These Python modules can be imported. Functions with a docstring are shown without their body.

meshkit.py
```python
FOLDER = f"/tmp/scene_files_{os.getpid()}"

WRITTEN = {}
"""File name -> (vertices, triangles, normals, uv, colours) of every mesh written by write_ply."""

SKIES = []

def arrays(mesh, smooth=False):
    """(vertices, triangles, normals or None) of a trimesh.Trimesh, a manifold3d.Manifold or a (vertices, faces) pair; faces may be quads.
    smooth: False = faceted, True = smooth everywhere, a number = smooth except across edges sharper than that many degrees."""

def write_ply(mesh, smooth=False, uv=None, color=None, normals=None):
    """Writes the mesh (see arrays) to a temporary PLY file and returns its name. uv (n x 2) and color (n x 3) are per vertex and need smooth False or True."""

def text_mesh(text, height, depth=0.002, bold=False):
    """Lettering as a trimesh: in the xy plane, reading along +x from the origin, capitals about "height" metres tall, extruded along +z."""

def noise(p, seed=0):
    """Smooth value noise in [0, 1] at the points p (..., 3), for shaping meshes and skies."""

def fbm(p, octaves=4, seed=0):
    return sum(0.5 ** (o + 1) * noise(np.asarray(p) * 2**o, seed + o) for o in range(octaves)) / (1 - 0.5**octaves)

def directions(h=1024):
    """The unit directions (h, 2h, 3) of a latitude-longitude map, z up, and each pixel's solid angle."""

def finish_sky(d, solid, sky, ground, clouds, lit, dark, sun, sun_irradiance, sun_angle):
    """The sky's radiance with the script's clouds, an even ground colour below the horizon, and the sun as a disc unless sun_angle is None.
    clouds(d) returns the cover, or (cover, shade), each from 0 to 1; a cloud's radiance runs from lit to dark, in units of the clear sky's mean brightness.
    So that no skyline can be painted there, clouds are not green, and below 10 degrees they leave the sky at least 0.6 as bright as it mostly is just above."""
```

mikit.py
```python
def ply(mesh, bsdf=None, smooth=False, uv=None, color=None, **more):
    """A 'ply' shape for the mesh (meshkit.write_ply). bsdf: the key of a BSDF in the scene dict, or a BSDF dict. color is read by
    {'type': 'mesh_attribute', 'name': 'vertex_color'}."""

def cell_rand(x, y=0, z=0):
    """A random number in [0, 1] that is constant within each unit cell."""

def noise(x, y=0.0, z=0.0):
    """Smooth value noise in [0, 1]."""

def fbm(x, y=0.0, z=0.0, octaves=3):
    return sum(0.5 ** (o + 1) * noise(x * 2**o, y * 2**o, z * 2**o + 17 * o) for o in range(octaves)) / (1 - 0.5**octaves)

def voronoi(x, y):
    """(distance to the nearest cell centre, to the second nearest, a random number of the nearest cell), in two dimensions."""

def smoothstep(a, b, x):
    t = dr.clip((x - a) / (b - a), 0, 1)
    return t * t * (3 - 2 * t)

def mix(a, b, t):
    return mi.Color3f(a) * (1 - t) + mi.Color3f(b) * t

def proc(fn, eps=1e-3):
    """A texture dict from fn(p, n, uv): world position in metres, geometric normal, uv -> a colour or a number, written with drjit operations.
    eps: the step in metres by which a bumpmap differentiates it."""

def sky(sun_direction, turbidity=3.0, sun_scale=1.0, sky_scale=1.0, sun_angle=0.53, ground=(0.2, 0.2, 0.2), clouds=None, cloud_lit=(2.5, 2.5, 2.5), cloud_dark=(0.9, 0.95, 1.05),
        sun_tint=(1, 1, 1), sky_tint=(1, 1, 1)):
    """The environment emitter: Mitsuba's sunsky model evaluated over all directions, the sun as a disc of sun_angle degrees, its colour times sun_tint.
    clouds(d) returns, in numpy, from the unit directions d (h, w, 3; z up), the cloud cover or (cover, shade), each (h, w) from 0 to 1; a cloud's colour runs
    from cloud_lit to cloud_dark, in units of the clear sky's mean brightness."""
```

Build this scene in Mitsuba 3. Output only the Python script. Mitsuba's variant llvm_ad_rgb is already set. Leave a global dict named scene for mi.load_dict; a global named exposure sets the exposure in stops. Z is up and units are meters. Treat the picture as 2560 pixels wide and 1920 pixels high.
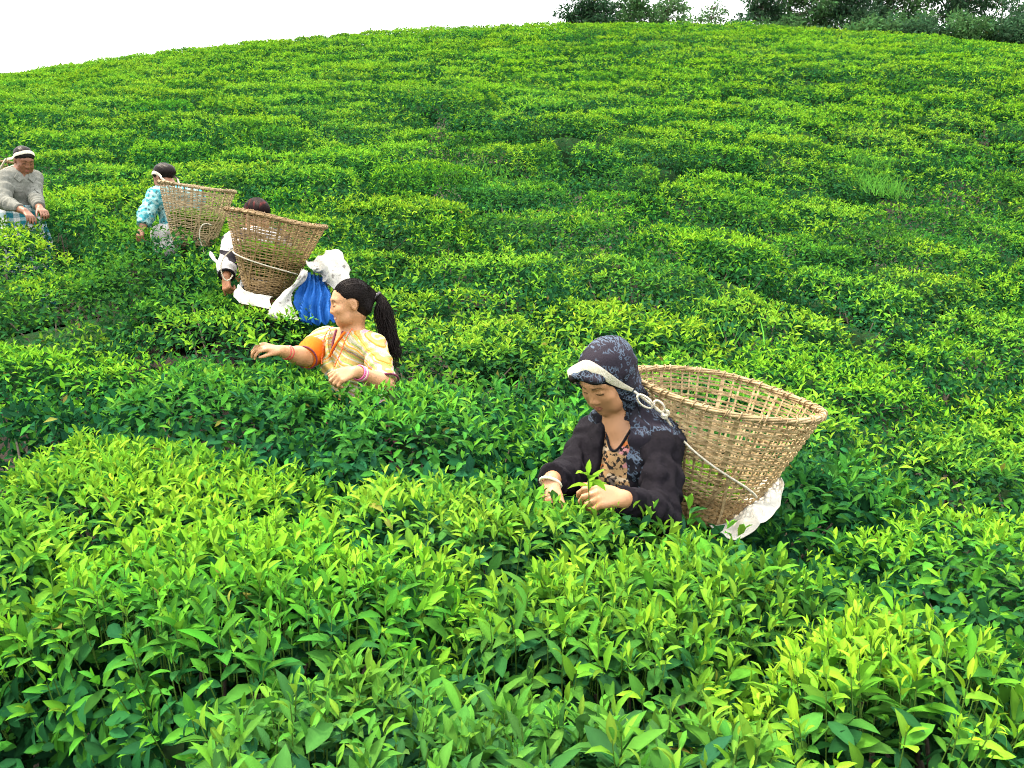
import math
import numpy as np, trimesh, shapely, shapely.affinity
import mitsuba as mi, mikit, meshkit
from shapely.geometry import Polygon, LineString, Point, box
from shapely.ops import unary_union
from scipy.spatial import Voronoi
from scipy.interpolate import PchipInterpolator

# ------------------------------------------------------------------ camera, sky, exposure
T = mi.ScalarTransform4f
PITCH = math.radians(10.0)
EYE = np.array([0.0, 0.0, 1.65])
exposure = 4.3
scene, labels = {}, {}
scene['camera'] = {'type': 'perspective', 'fov': 60.0, 'fov_axis': 'x', 'near_clip': 0.05, 'far_clip': 2000.0,
                   'to_world': T().look_at(origin=EYE.tolist(), target=[0, math.cos(PITCH), 1.65 - math.sin(PITCH)], up=[0, 0, 1])}
scene['sky'] = mikit.sky((-0.42, 0.10, 0.90), turbidity=3, sun_scale=0.30, sun_angle=12, clouds=lambda d: (np.ones(d.shape[:2]), 1 - np.clip(d[..., 2], 0, 1)),
                         cloud_lit=(3.1, 3.1, 3.1), cloud_dark=(1.15, 1.15, 1.18), ground=(0.05, 0.09, 0.03))

# ------------------------------------------------------------------ small helpers
def rng(seed): return np.random.default_rng(seed)
def unit(v): return v / np.maximum(np.linalg.norm(v, axis=-1, keepdims=True), 1e-12)
def ss(a, b, x):
    t = np.clip((np.asarray(x, float) - a) / (b - a), 0, 1); return t * t * (3 - 2 * t)
def lerp(a, b, t): return a + (b - a) * t
def numbered(name):
    if name not in USED: USED[name] = 0; return name
    USED[name] += 1; return f'{name}_{USED[name]:03d}'
USED = {}
def thing(name, label, category, group=None, kind=None):
    key = numbered(name)
    labels[key] = {'label': label, 'category': category}
    if group: labels[key]['group'] = group
    if kind: labels[key]['kind'] = kind
    return key
def add(parent, name, shape, label=None, kind=None):
    """One shape of the scene: a part of parent, or (name None) the thing itself."""
    key = parent if name is None else numbered(f'{parent}__{name}')
    scene[key] = shape
    if label or kind: labels.setdefault(key, {}).update({k: v for k, v in (('label', label), ('kind', kind)) if v})
    return key
def structure(name, shape, label):
    scene[name] = shape; labels[name] = {'label': label, 'kind': 'structure', 'category': name.replace('_', ' ')}
def rgb(c): return {'type': 'rgb', 'value': [float(x) for x in c]}
def tube(pts, rad, sides=6, closed=False):
    """A tube along a polyline; rad a number or one per point."""
    p = np.asarray(pts, float); n = len(p)
    t = unit(np.roll(p, -1, 0) - np.roll(p, 1, 0)) if closed else unit(np.gradient(p, axis=0))
    ref = np.array([0, 0, 1.0]) if abs(t[:, 2]).mean() < .8 else np.array([1.0, 0, 0])
    a = unit(np.cross(t, ref)); b = np.cross(t, a)
    ang = np.arange(sides) * 2 * np.pi / sides
    r = np.broadcast_to(np.asarray(rad, float), (n,))
    v = p[:, None] + r[:, None, None] * (np.cos(ang)[None, :, None] * a[:, None] + np.sin(ang)[None, :, None] * b[:, None])
    m = n if closed else n - 1
    i, j = np.meshgrid(np.arange(m), np.arange(sides), indexing='ij'); k = (i + 1) % n
    q = np.stack([i * sides + j, i * sides + (j + 1) % sides, k * sides + (j + 1) % sides, k * sides + j], -1).reshape(-1, 4)
    f = np.vstack([q[:, [0, 1, 2]], q[:, [0, 2, 3]]]); v = v.reshape(-1, 3)
    if not closed:
        c0, c1 = len(v), len(v) + 1; v = np.vstack([v, p[:1], p[-1:]]); jj = np.arange(sides)
        f = np.vstack([f, np.stack([jj * 0 + c0, (jj + 1) % sides, jj], 1), np.stack([jj * 0 + c1, (n - 1) * sides + jj, (n - 1) * sides + (jj + 1) % sides], 1)])
    return v, f
def join(parts):
    vs, fs, at = [], [], 0
    for v, f in parts: vs.append(v); fs.append(np.asarray(f) + at); at += len(v)
    return np.vstack(vs), np.vstack(fs)
def spline(pts, n):
    p = np.asarray(pts, float); t = np.r_[0, np.cumsum(np.linalg.norm(np.diff(p, axis=0), axis=1))]
    from scipy.interpolate import CubicSpline
    return CubicSpline(t, p)(np.linspace(0, t[-1], n))

# ------------------------------------------------------------------ materials
VC = {'type': 'mesh_attribute', 'name': 'vertex_color'}
scene['leaf_material'] = {'type': 'principledthin', 'base_color': VC, 'roughness': 0.33, 'eta': 1.55, 'diff_trans': 0.5}
scene['tree_leaf_material'] = {'type': 'principledthin', 'base_color': VC, 'roughness': 0.55, 'eta': 1.35, 'diff_trans': 0.6}
def soil_color(p, n, uv):
    a = mikit.fbm(p.x * 3, p.y * 3, p.z * 3, 4)
    return mikit.mix((0.013, 0.010, 0.007), (0.034, 0.026, 0.017), a)
scene['soil_material'] = {'type': 'twosided', 'bsdf': {'type': 'principled', 'base_color': mikit.proc(soil_color), 'roughness': 0.95}}
def bark_color(p, n, uv):
    a = mikit.fbm(p.x * 40, p.y * 40, p.z * 9, 3)
    return mikit.mix((0.05, 0.038, 0.028), (0.16, 0.13, 0.10), a)
scene['bark_material'] = {'type': 'twosided', 'bsdf': {'type': 'principled', 'base_color': mikit.proc(bark_color), 'roughness': 0.9}}

# ------------------------------------------------------------------ the lie of the land
_table = PchipInterpolator([-6, -4, 0, .95, 1.5, 2.5, 3.95, 5.73, 7.96, 11.9, 18.8, 24, 28, 30, 32, 36, 40, 50, 80, 200],
                           np.array([-.5, -.5, -.58, -.63, -.70, -.745, -.634, -.317, .247, 1.31, 3.2, 4.75, 5.92, 6.40, 6.78, 7.25, 7.4, 6.8, 1, -25]) + 1.65)
def table(x, y):
    """Height of the plucked top of the tea."""
    x, y = np.asarray(x, float), np.asarray(y, float)
    z = _table(y) - np.where(x < 4, .0038, .0046) * np.clip(x - 4, -45, 45) ** 2 * ss(9, 28, y)
    xr = .25 * np.log1p(np.exp(np.clip((x - .7) / .25, -30, 30)))
    z = z - .17 * np.minimum(xr, 9) * ss(1.2, 2.8, y) * (1 - ss(8, 20, y))
    for bx, by, s, a in ((-3.75, 6.5, .42, .23), (.47, 2.28, .15, .06), (-2.5, 6.05, .42, .13), (-2.2, 5.95, .34, .19), (.92, 2.52, .24, -.12), (-.58, 3.62, .36, -.025), (.22, 2.15, .26, -.045)): z = z + a * np.exp(-((x - bx) ** 2 + (y - by) ** 2) / (2 * s * s))
    return z
def ground(x, y):
    p = np.stack([np.asarray(x, float), np.asarray(y, float), np.zeros(np.shape(x))], -1)
    return table(x, y) - .92 + .06 * (meshkit.noise(p * 1.7, 3) - .5)
gx = np.concatenate([np.linspace(-300, -45, 12)[:-1], np.linspace(-45, 45, 151), np.linspace(45, 300, 12)[1:]])
gy = np.concatenate([np.linspace(-60, -6, 8)[:-1], np.linspace(-6, 45, 103), np.linspace(45, 200, 20)[1:]])
GX, GY = np.meshgrid(gx, gy, indexing='ij')
gv = np.stack([GX, GY, ground(GX, GY)], -1).reshape(-1, 3); ny = len(gy)
gi, gj = np.meshgrid(np.arange(len(gx) - 1), np.arange(ny - 1), indexing='ij')
gf = np.stack([gi * ny + gj, (gi + 1) * ny + gj, (gi + 1) * ny + gj + 1, gi * ny + gj + 1], -1).reshape(-1, 4)
structure('hillside', mikit.ply((gv, gf), 'soil_material', smooth=True), 'dark soil of the hillside under the tea bushes')

# ------------------------------------------------------------------ leaves
LEAF_STATIONS = {0: [(.18, .60), (.46, 1.0), (.76, .70)], 1: [(.30, .90), (.66, .92)]}
def leaf_mesh(pos, d, up, L, W, fold, curl, col, lod):
    """N leaves at once: base at pos, pointing along d, upper side towards up. Returns vertices (N, k, 3), faces (m, 3), colours (N, k, 3)."""
    d = unit(d); b = unit(np.cross(d, up)); n = np.cross(b, d)
    L, W, fold, curl = (np.asarray(a, float)[:, None] for a in (L, W, fold, curl))
    def at(s, w): return pos + d * L * s + n * (-curl * L * s ** 2 + fold * abs(w) * W) + b * (w * W * .5) - d * (np.abs(curl) * .25 * L * s ** 3)
    if lod == 2:
        v = np.stack([pos, at(.45, -1), at(.45, 1), at(1, 0)], 1)
        return v, np.array([[0, 2, 3], [0, 3, 1]]), np.repeat(col[:, None], 4, 1)
    st = LEAF_STATIONS[lod]
    v = [pos]; shade = [1.25]
    for s, w in st: v += [at(s, -w), at(s, 0.0), at(s, w)]; shade += [.97, 1.2, .97]
    v.append(at(1.0, 0.0)); shade.append(1.05)
    f = [[0, 2, 1], [0, 3, 2]]
    for k in range(len(st) - 1):
        a = 1 + 3 * k; c = a + 3
        f += [[a, a + 1, c + 1], [a, c + 1, c], [a + 1, a + 2, c + 2], [a + 1, c + 2, c + 1]]
    a = 1 + 3 * (len(st) - 1); t = a + 3
    f += [[a, a + 1, t], [a + 1, a + 2, t]]
    return np.stack(v, 1), np.array(f), np.clip(col[:, None] * np.array(shade)[None, :, None], 0, .9)
class Leaves:
    def __init__(self): self.rows = []
    def put(self, pos, d, up, L, W, fold, curl, col, lod, big=0):
        n = len(pos)
        full = lambda a: np.broadcast_to(np.asarray(a, float), (n,))
        self.rows.append((pos, d, up, full(L), full(W), full(fold), full(curl), col, lod, np.full(n, big)))
    def arrays(self):
        vs, fs, cs, at = [], [], [], 0
        for r in self.rows:
            if not len(r[0]): continue
            v, f, c = leaf_mesh(*r[:9])
            k = v.shape[1]
            fs.append((f[None] + (at + np.arange(len(v)) * k)[:, None, None]).reshape(-1, 3)); at += len(v) * k
            vs.append(v.reshape(-1, 3)); cs.append(c.reshape(-1, 3))
        return np.vstack(vs), np.vstack(fs), np.vstack(cs)

# leaf colours: new flush, grown, old
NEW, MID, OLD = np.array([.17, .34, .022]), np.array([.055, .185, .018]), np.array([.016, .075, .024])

# ------------------------------------------------------------------ the tea bushes
R0 = rng(11)
FRONT = Polygon([(-3.6, 3.7), (-1.97, 3.3), (-1.18, 3.06), (-.5, 2.70), (.08, 2.52), (.46, 2.22), (.76, 1.80), (1.04, 1.28), (1.32, .95), (1.8, .5), (1.8, .22), (-3.6, .22)])
PATHS = [([(-3.6, 3.86), (-1.95, 3.47), (-1.1, 3.22), (-.42, 2.88), (.2, 2.74), (.62, 2.47), (.95, 1.92), (1.24, 1.38), (1.52, 1.02), (2.1, .5)], .07),
         ([(-4.2, 5.2), (-2.0, 4.5), (-.65, 4.02), (.6, 3.55), (1.7, 3.0), (3.0, 2.3)], .04),
         ([(-5.5, 7.7), (-3.8, 7.0), (-2.2, 6.35), (-1.3, 5.95), (-.6, 5.62), (.4, 5.3)], .03),
         ([(-.9, 12.35), (-.04, 12.0), (.7, 11.55)], .50), ([(.6, 11.2), (.69, 10.2)], .09), ([(.9, 9.95), (1.5, 10.15), (2.3, 10.9)], .3),
         ([(2.8, 11.0), (3.6, 10.7), (4.3, 10.5)], .40), ([(1.3, 6.75), (1.9, 6.35), (2.22, 5.85), (2.45, 5.45)], .18), ([(2.1, 6.05), (2.3, 5.75)], .34), ([(2.9, 8.1), (3.57, 7.62), (4.2, 7.2), (4.9, 6.6)], .27),
         ([(-6.4, 18.5), (-5.1, 18.05)], .55), ([(2.9, 5.4), (3.4, 5.1)], .22), ([(-.9, 6.9), (-.2, 6.5), (.3, 6.3)], .17), ([(.7, 5.6), (1.3, 5.1)], .18), ([(4.8, 12.2), (6.0, 11.6)], .18),
         ([(-7.6, 13.2), (-6.4, 12.7)], .22), ([(6.0, 18.0), (7.4, 17.4)], .26), ([(1.0, 15.2), (2.2, 14.7)], .18)]
cells = []
Rg = rng(2024)
for _ in range(40):                                                             # gaps left by dead bushes and plucking lanes
    y_ = Rg.uniform(6.5, 27); x_ = Rg.uniform(-.58, .58) * y_; a_ = math.radians(-24 + Rg.normal(0, 14)); l_ = Rg.uniform(.3, 1.0) * (1 + .02 * y_)
    Rg.random(); PATHS.append(([(x_ - l_ * math.cos(a_), y_ - l_ * math.sin(a_)), (x_ + Rg.normal(0, .1), y_ + Rg.normal(0, .1)), (x_ + l_ * math.cos(a_), y_ + l_ * math.sin(a_))], Rg.uniform(.07, .14) * (1 + .05 * y_)))
th = math.radians(-24); ca, sa = math.cos(th), math.sin(th)
S, Tt = np.meshgrid(np.arange(-60, 60, 1.18), np.arange(-30, 60, 1.0))
S = S + (np.arange(S.shape[0]) % 2)[:, None] * .55
S, Tt = (S + R0.uniform(-.42, .42, S.shape)).ravel(), (Tt + R0.uniform(-.33, .33, S.shape)).ravel()
X, Y = S * ca - Tt * sa, S * sa + Tt * ca
keep = (Y > -1.0) & (Y < 33.5) & (np.abs(X) < .60 * np.maximum(Y, 0) + 1.7)
seeds = np.stack([X, Y], 1)[keep]
front_seeds = np.array([(-.95, 1.0), (.0, .85), (.72, .72), (-.45, 1.75), (.28, 1.62), (-1.45, 1.9), (-.95, 2.55), (-.1, 2.25), (-2.3, 2.6), (-2.2, 1.3), (-3.1, 2.2), (1.25, .5), (.98, 1.12), (.68, 1.38), (-1.8, .6), (-3.0, 3.2)])
def voronoi_cells(pts, region):
    x0, y0, x1, y1 = region.bounds; big = 60
    ghost = np.array([(x0 - big, y0 - big), (x1 + big, y0 - big), (x0 - big, y1 + big), (x1 + big, y1 + big), (x0 - big, 0), (x1 + big, 0), (0, y0 - big), (0, y1 + big)])
    vor = Voronoi(np.vstack([pts, ghost]))
    for i in range(len(pts)):
        r = vor.regions[vor.point_region[i]]
        if -1 not in r and len(r) > 2: yield i, Polygon(vor.vertices[r])
STANDING = [(.42, 2.70, .17), (.60, 2.78, .17), (-.72, 4.06, .15), (-2.54, 6.71, .12), (-2.33, 6.50, .08), (-1.56, 5.60, .19), (-1.46, 5.30, .10), (-3.94, 7.2, .15)]
clear = unary_union([LineString(p).buffer(w) for p, w in PATHS] + [Point(x, y).buffer(r) for x, y, r in STANDING])
world = Polygon([(-1.9, .18), (1.9, .18), (22.5, 34), (-22.5, 34)])
for i, c in voronoi_cells(seeds, world):
    d = math.hypot(*seeds[i])
    g = R0.choice([.008, .028, .05, .075], p=[.25, .3, .3, .15]) * (1 + .03 * d) * min(1, .35 + d / 12)
    if d > 4.5:                                                                 # rows of bushes grown together, a lane between one row and the next
        c = shapely.affinity.rotate(shapely.affinity.scale(shapely.affinity.rotate(c, 24, origin=(0, 0)), 1, R0.choice([1.0, .95, .90, .80], p=[.25, .35, .25, .15])), -24, origin=(0, 0)); g *= .6
    c = c.intersection(world).difference(FRONT).difference(clear).buffer(-g - .06).buffer(.06)
    cells.append((seeds[i], c))
for i, c in voronoi_cells(front_seeds, FRONT):
    cells.append((front_seeds[i], c.intersection(FRONT).buffer(-.06).buffer(.065)))
flat = []
for s, c in cells:
    for g in getattr(c, 'geoms', [c]):
        if g.area > .02: flat.append((np.array(g.representative_point().coords[0]) if not g.contains(Point(s)) else s, g.simplify(.006)))
flat.sort(key=lambda t: math.hypot(*t[0]))

def field(p2, f, seed): return meshkit.noise(np.stack([p2[..., 0] * f, p2[..., 1] * f, np.zeros(p2.shape[:-1])], -1), seed)
CLUMP = .075
NOW = {'c': (0.0, 0.0), 'level': 0.0, 'rise': 0.0}
def top_of(x, y):
    """The plucked top of the bush being grown: each one is cut more level than the slope it stands on."""
    t = table(x, y); return t + NOW['level'] * (table(*NOW['c']) - t) + NOW['rise']
def canopy(p2, e, edge=.14, drop=.19):
    return top_of(p2[:, 0], p2[:, 1]) + .06 * (field(p2, 1.1, 5) - .5) + .05 * (field(p2, 3.2, 6) - .5) + CLUMP * np.clip((np.hypot(p2[:, 0], p2[:, 1]) - 2.5) / 2, 0, 1) * (field(p2, 8.5, 7) - .5) - drop * np.clip(1 - e / edge, 0, 1) ** 2
def sample_in(poly, n, R):
    x0, y0, x1, y1 = poly.bounds
    m = int(n * (x1 - x0) * (y1 - y0) / max(poly.area, 1e-6) * 1.05) + 8
    p = R.uniform((x0, y0), (x1, y1), (m, 2)); p = p[shapely.contains_xy(poly, p[:, 0], p[:, 1])]
    return p[:n]
def edge_dist(poly, p): return shapely.distance(poly.exterior, shapely.points(p))
def slope_normal(p2, e, poly):
    h = .03
    def z(q): return canopy(q, edge_dist(poly, q))
    z0 = canopy(p2, e); zx = (z(p2 + [h, 0]) - z0) / h; zy = (z(p2 + [0, h]) - z0) / h
    return unit(np.stack([-zx, -zy, np.ones(len(p2))], 1))
def cone_dirs(axis, ang, R):
    """Directions at an angle from the axis, in random azimuths."""
    n = len(axis); a = unit(np.cross(axis, unit(R.normal(size=(n, 3))))); b = np.cross(axis, a); ph = R.uniform(0, 2 * np.pi, n)
    o = a * np.cos(ph)[:, None] + b * np.sin(ph)[:, None]
    return axis * np.cos(ang)[:, None] + o * np.sin(ang)[:, None]
def tint(base, R, n, amount=.16):
    c = np.repeat(np.asarray(base)[None], n, 0) if np.ndim(base) == 1 else base
    c = np.where(R.random((n, 1)) < .002, np.array([.16, .17, .035]), np.where(R.random((n, 1)) < .0003, np.array([.13, .075, .03]), c))
    return np.clip(c * (1 + R.normal(0, amount, (n, 1))) * (1 + R.normal(0, .07, (n, 3))), .004, .8)
Z = np.array([0, 0, 1.0])

def grow(poly, R, fresh, size, tone, front):
    """The leaves of one bush, level of detail by each leaf's own distance from where the photograph was taken."""
    out, stems = Leaves(), []
    area = poly.area
    # shoots standing on the plucking table
    p = sample_in(poly, int(area * (900 if front else 430)), R); dist = np.hypot(p[:, 0], p[:, 1])
    keep = R.random(len(p)) < np.interp(dist, [0, 4.5, 7, 12, 20, 30], [.85, 1, .95, .62, .32, .2])
    p, dist = p[keep], dist[keep]
    e = edge_dist(poly, p); nrm = slope_normal(p, e, poly); z = canopy(p, e)
    grow_f = field(p, 2.1, 21)
    fr = np.clip(fresh + .9 * (grow_f - .5), 0.02, 1)
    far = np.interp(dist, [0, 8, 14, 22, 32], [1, 1.05, 1.3, 1.8, 2.3])
    axis = unit(nrm * .8 + Z * .5 + R.normal(0, .22, (len(p), 3)))
    sz = size * R.uniform(.6, 1.3, len(p)) * far
    base = np.c_[p, z - .035 * size]; hgt = (.045 + .05 * R.random(len(p)) * (.5 + fr)) * size
    for lod, sel in ((0, dist < 2.1), (1, (dist >= 2.1) & (dist < 3.6)), (2, dist >= 3.6)):
        n = int(sel.sum())
        if not n: continue
        ks = range(6) if lod == 0 else range(5) if lod == 1 else (1, 2, 3, 4)
        ph0 = R.uniform(0, 2 * np.pi, n)
        ax, bs, h, s, f = axis[sel], base[sel], hgt[sel], sz[sel], fr[sel]
        a0 = unit(np.cross(ax, [.3, .8, .1])); b0 = np.cross(ax, a0)
        for k in ks:
            t = [1.0, .86, .66, .44, .22, .02][k]
            ang = np.radians(np.array([8, 28, 38, 48, 60, 74])[k] + R.normal(0, 9, n))
            ph = ph0 + k * 2.4 + R.normal(0, .2, n)
            o = a0 * np.cos(ph)[:, None] + b0 * np.sin(ph)[:, None]
            d = ax * np.cos(ang)[:, None] + o * np.sin(ang)[:, None]
            L = s * np.array([.034, .046, .062, .070, .074, .074])[k] * R.uniform(.8, 1.2, n)
            young = np.clip((1.45 if lod == 2 else 1.0) * f * np.array([1.15, 1.0, .85, .62, .42, .25])[k] + R.normal(0, .12, n), 0, 1)[:, None]
            col = np.where(young > .5, lerp(MID, NEW, (young - .5) * 2), lerp(OLD, MID, young * 2)) * tone
            W = L * np.array([.24, .31, .34, .36, .38, .40])[k] * R.uniform(.85, 1.15, n)
            out.put(bs + ax * (h * t)[:, None] + o * .002, d, ax + .25 * Z, L, W, R.uniform(.16, .42, n) if k else .6, R.uniform(.05, .42, n), tint(col, R, n, .12), lod, big=1)
        if lod == 0: stems.append((bs, bs + ax * h[:, None]))
    # grown and old leaves between and under the shoots, and on the flanks
    m = int(area * (1700 if front else 1250) * np.interp(np.hypot(*poly.centroid.coords[0]), [0, 5, 9, 14, 20, 30], [1, 1, .75, .42, .22, .13]))
    p = sample_in(poly, m, R); dist = np.hypot(p[:, 0], p[:, 1]); e = edge_dist(poly, p); nrm = slope_normal(p, e, poly)
    depth = R.uniform(-.01, .20, len(p)) ; pos = np.c_[p, canopy(p, e) - depth]
    per = poly.exterior.length; reach = np.interp(np.hypot(*poly.centroid.coords[0]), [0, 5, 9, 15, 25], [1, .85, .6, .25, .08])
    q = int(per * .6 * (1900 if np.hypot(*poly.centroid.coords[0]) < 4.5 else 1500) * reach)
    s = R.uniform(0, per, q); bp = shapely.get_coordinates(shapely.line_interpolate_point(poly.exterior, s))
    bq = shapely.get_coordinates(shapely.line_interpolate_point(poly.exterior, (s + .02) % per))
    tng = unit(bq - bp + 1e-9); outw = np.c_[tng[:, 1], -tng[:, 0], np.zeros(q)]
    inside = shapely.contains_xy(poly, *(bp + outw[:, :2] * .02).T) if q else np.zeros(0, bool)
    outw[inside] *= -1
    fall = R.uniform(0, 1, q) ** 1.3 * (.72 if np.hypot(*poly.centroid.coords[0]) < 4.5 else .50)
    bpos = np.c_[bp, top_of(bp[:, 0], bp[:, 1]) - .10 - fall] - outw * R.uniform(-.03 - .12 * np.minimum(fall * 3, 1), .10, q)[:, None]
    pos = np.vstack([pos, bpos]); nr = np.vstack([nrm, unit(outw + .55 * Z)]); dist = np.r_[dist, np.hypot(bp[:, 0], bp[:, 1])]
    far = np.interp(dist, [0, 8, 14, 22, 32], [1, 1.05, 1.3, 1.8, 2.3])
    for lod, sel in ((0, dist < 2.1), (1, (dist >= 2.1) & (dist < 3.6)), (2, dist >= 3.6)):
        n = int(sel.sum())
        if not n: continue
        ax = unit(nr[sel] + R.normal(0, .25, (n, 3))); ang = np.radians(R.uniform(45, 105, n))
        d = cone_dirs(ax, ang, R); L = size * far[sel] * R.uniform(.05, .088, n)
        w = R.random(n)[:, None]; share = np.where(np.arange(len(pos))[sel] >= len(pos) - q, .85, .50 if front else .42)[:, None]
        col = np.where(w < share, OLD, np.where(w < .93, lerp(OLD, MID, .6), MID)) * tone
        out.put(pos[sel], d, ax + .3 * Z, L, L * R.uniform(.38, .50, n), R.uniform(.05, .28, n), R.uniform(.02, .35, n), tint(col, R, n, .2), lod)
    return out, stems

def bush_core(poly, lower):
    """The dense body of twigs and old leaves under the plucked top."""
    rings = []
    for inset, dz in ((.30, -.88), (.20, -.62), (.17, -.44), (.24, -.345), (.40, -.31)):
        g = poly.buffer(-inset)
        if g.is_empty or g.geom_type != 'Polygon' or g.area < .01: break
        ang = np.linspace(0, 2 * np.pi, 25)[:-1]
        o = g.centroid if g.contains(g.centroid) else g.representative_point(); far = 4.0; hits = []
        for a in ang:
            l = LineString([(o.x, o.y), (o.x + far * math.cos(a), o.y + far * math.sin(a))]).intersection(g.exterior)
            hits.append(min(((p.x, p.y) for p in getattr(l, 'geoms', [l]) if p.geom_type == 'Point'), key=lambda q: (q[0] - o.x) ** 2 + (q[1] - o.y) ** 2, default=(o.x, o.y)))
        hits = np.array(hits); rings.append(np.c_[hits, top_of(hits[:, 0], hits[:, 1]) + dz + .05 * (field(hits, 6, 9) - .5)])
    if len(rings) < 2: return None
    v = np.vstack(rings); n = 24; f = []
    for k in range(len(rings) - 1):
        j = np.arange(n); a = k * n
        f += [np.stack([a + j, a + (j + 1) % n, a + n + (j + 1) % n], 1), np.stack([a + j, a + n + (j + 1) % n, a + n + j], 1)]
    top = rings[-1].mean(0); v = np.vstack([v, top]); j = np.arange(n); a = (len(rings) - 1) * n
    f.append(np.stack([a + j, a + (j + 1) % n, j * 0 + len(v) - 1], 1))
    return v, np.vstack(f)
def branches(poly, R, n):
    cx, cy = poly.centroid.x, poly.centroid.y; g0 = float(ground(cx, cy)); parts = []
    inner = poly.buffer(-.10)
    if inner.is_empty: inner = poly
    for k in range(n):
        p = sample_in(inner if inner.geom_type == 'Polygon' else poly, 1, R)
        if not len(p): continue
        x, y = p[0]; top = float(top_of(x, y)) - .22
        b = np.array([cx, cy]) + R.normal(0, .05, 2)
        pts = spline([(b[0], b[1], g0 - .05), (lerp(b[0], x, .45) + R.normal(0, .03), lerp(b[1], y, .45) + R.normal(0, .03), lerp(g0, top, .5)), (x, y, top)], 7)
        parts.append(tube(pts, np.linspace(R.uniform(.010, .02), .004, 7), 5))
    return join(parts) if parts else None
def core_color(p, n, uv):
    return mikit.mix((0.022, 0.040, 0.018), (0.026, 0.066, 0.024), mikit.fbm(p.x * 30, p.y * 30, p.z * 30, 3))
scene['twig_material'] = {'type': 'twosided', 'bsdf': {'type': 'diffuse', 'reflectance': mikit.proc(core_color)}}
LEAF_PARTS = 300
scene['shoot_material'] = {'type': 'principled', 'base_color': rgb((.07, .15, .02)), 'roughness': .5}
def project(p):
    """Where a point falls in the photograph's frame (0 to 1 each way) and how deep: only to choose which leaves are named one by one."""
    q = p - EYE; zc = q[:, 1] * math.cos(PITCH) - q[:, 2] * math.sin(PITCH); yc = q[:, 1] * math.sin(PITCH) + q[:, 2] * math.cos(PITCH)
    f = .5 / math.tan(math.radians(30)); zc = np.maximum(zc, .05)
    return .5 + f * q[:, 0] / zc, .5 - f * yc / zc * 4 / 3, zc
def placed(c):
    p = np.array([[c[0], c[1], float(table(*c))]]); u, v, zc = project(p); return float(u[0]), float(v[0])
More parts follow.
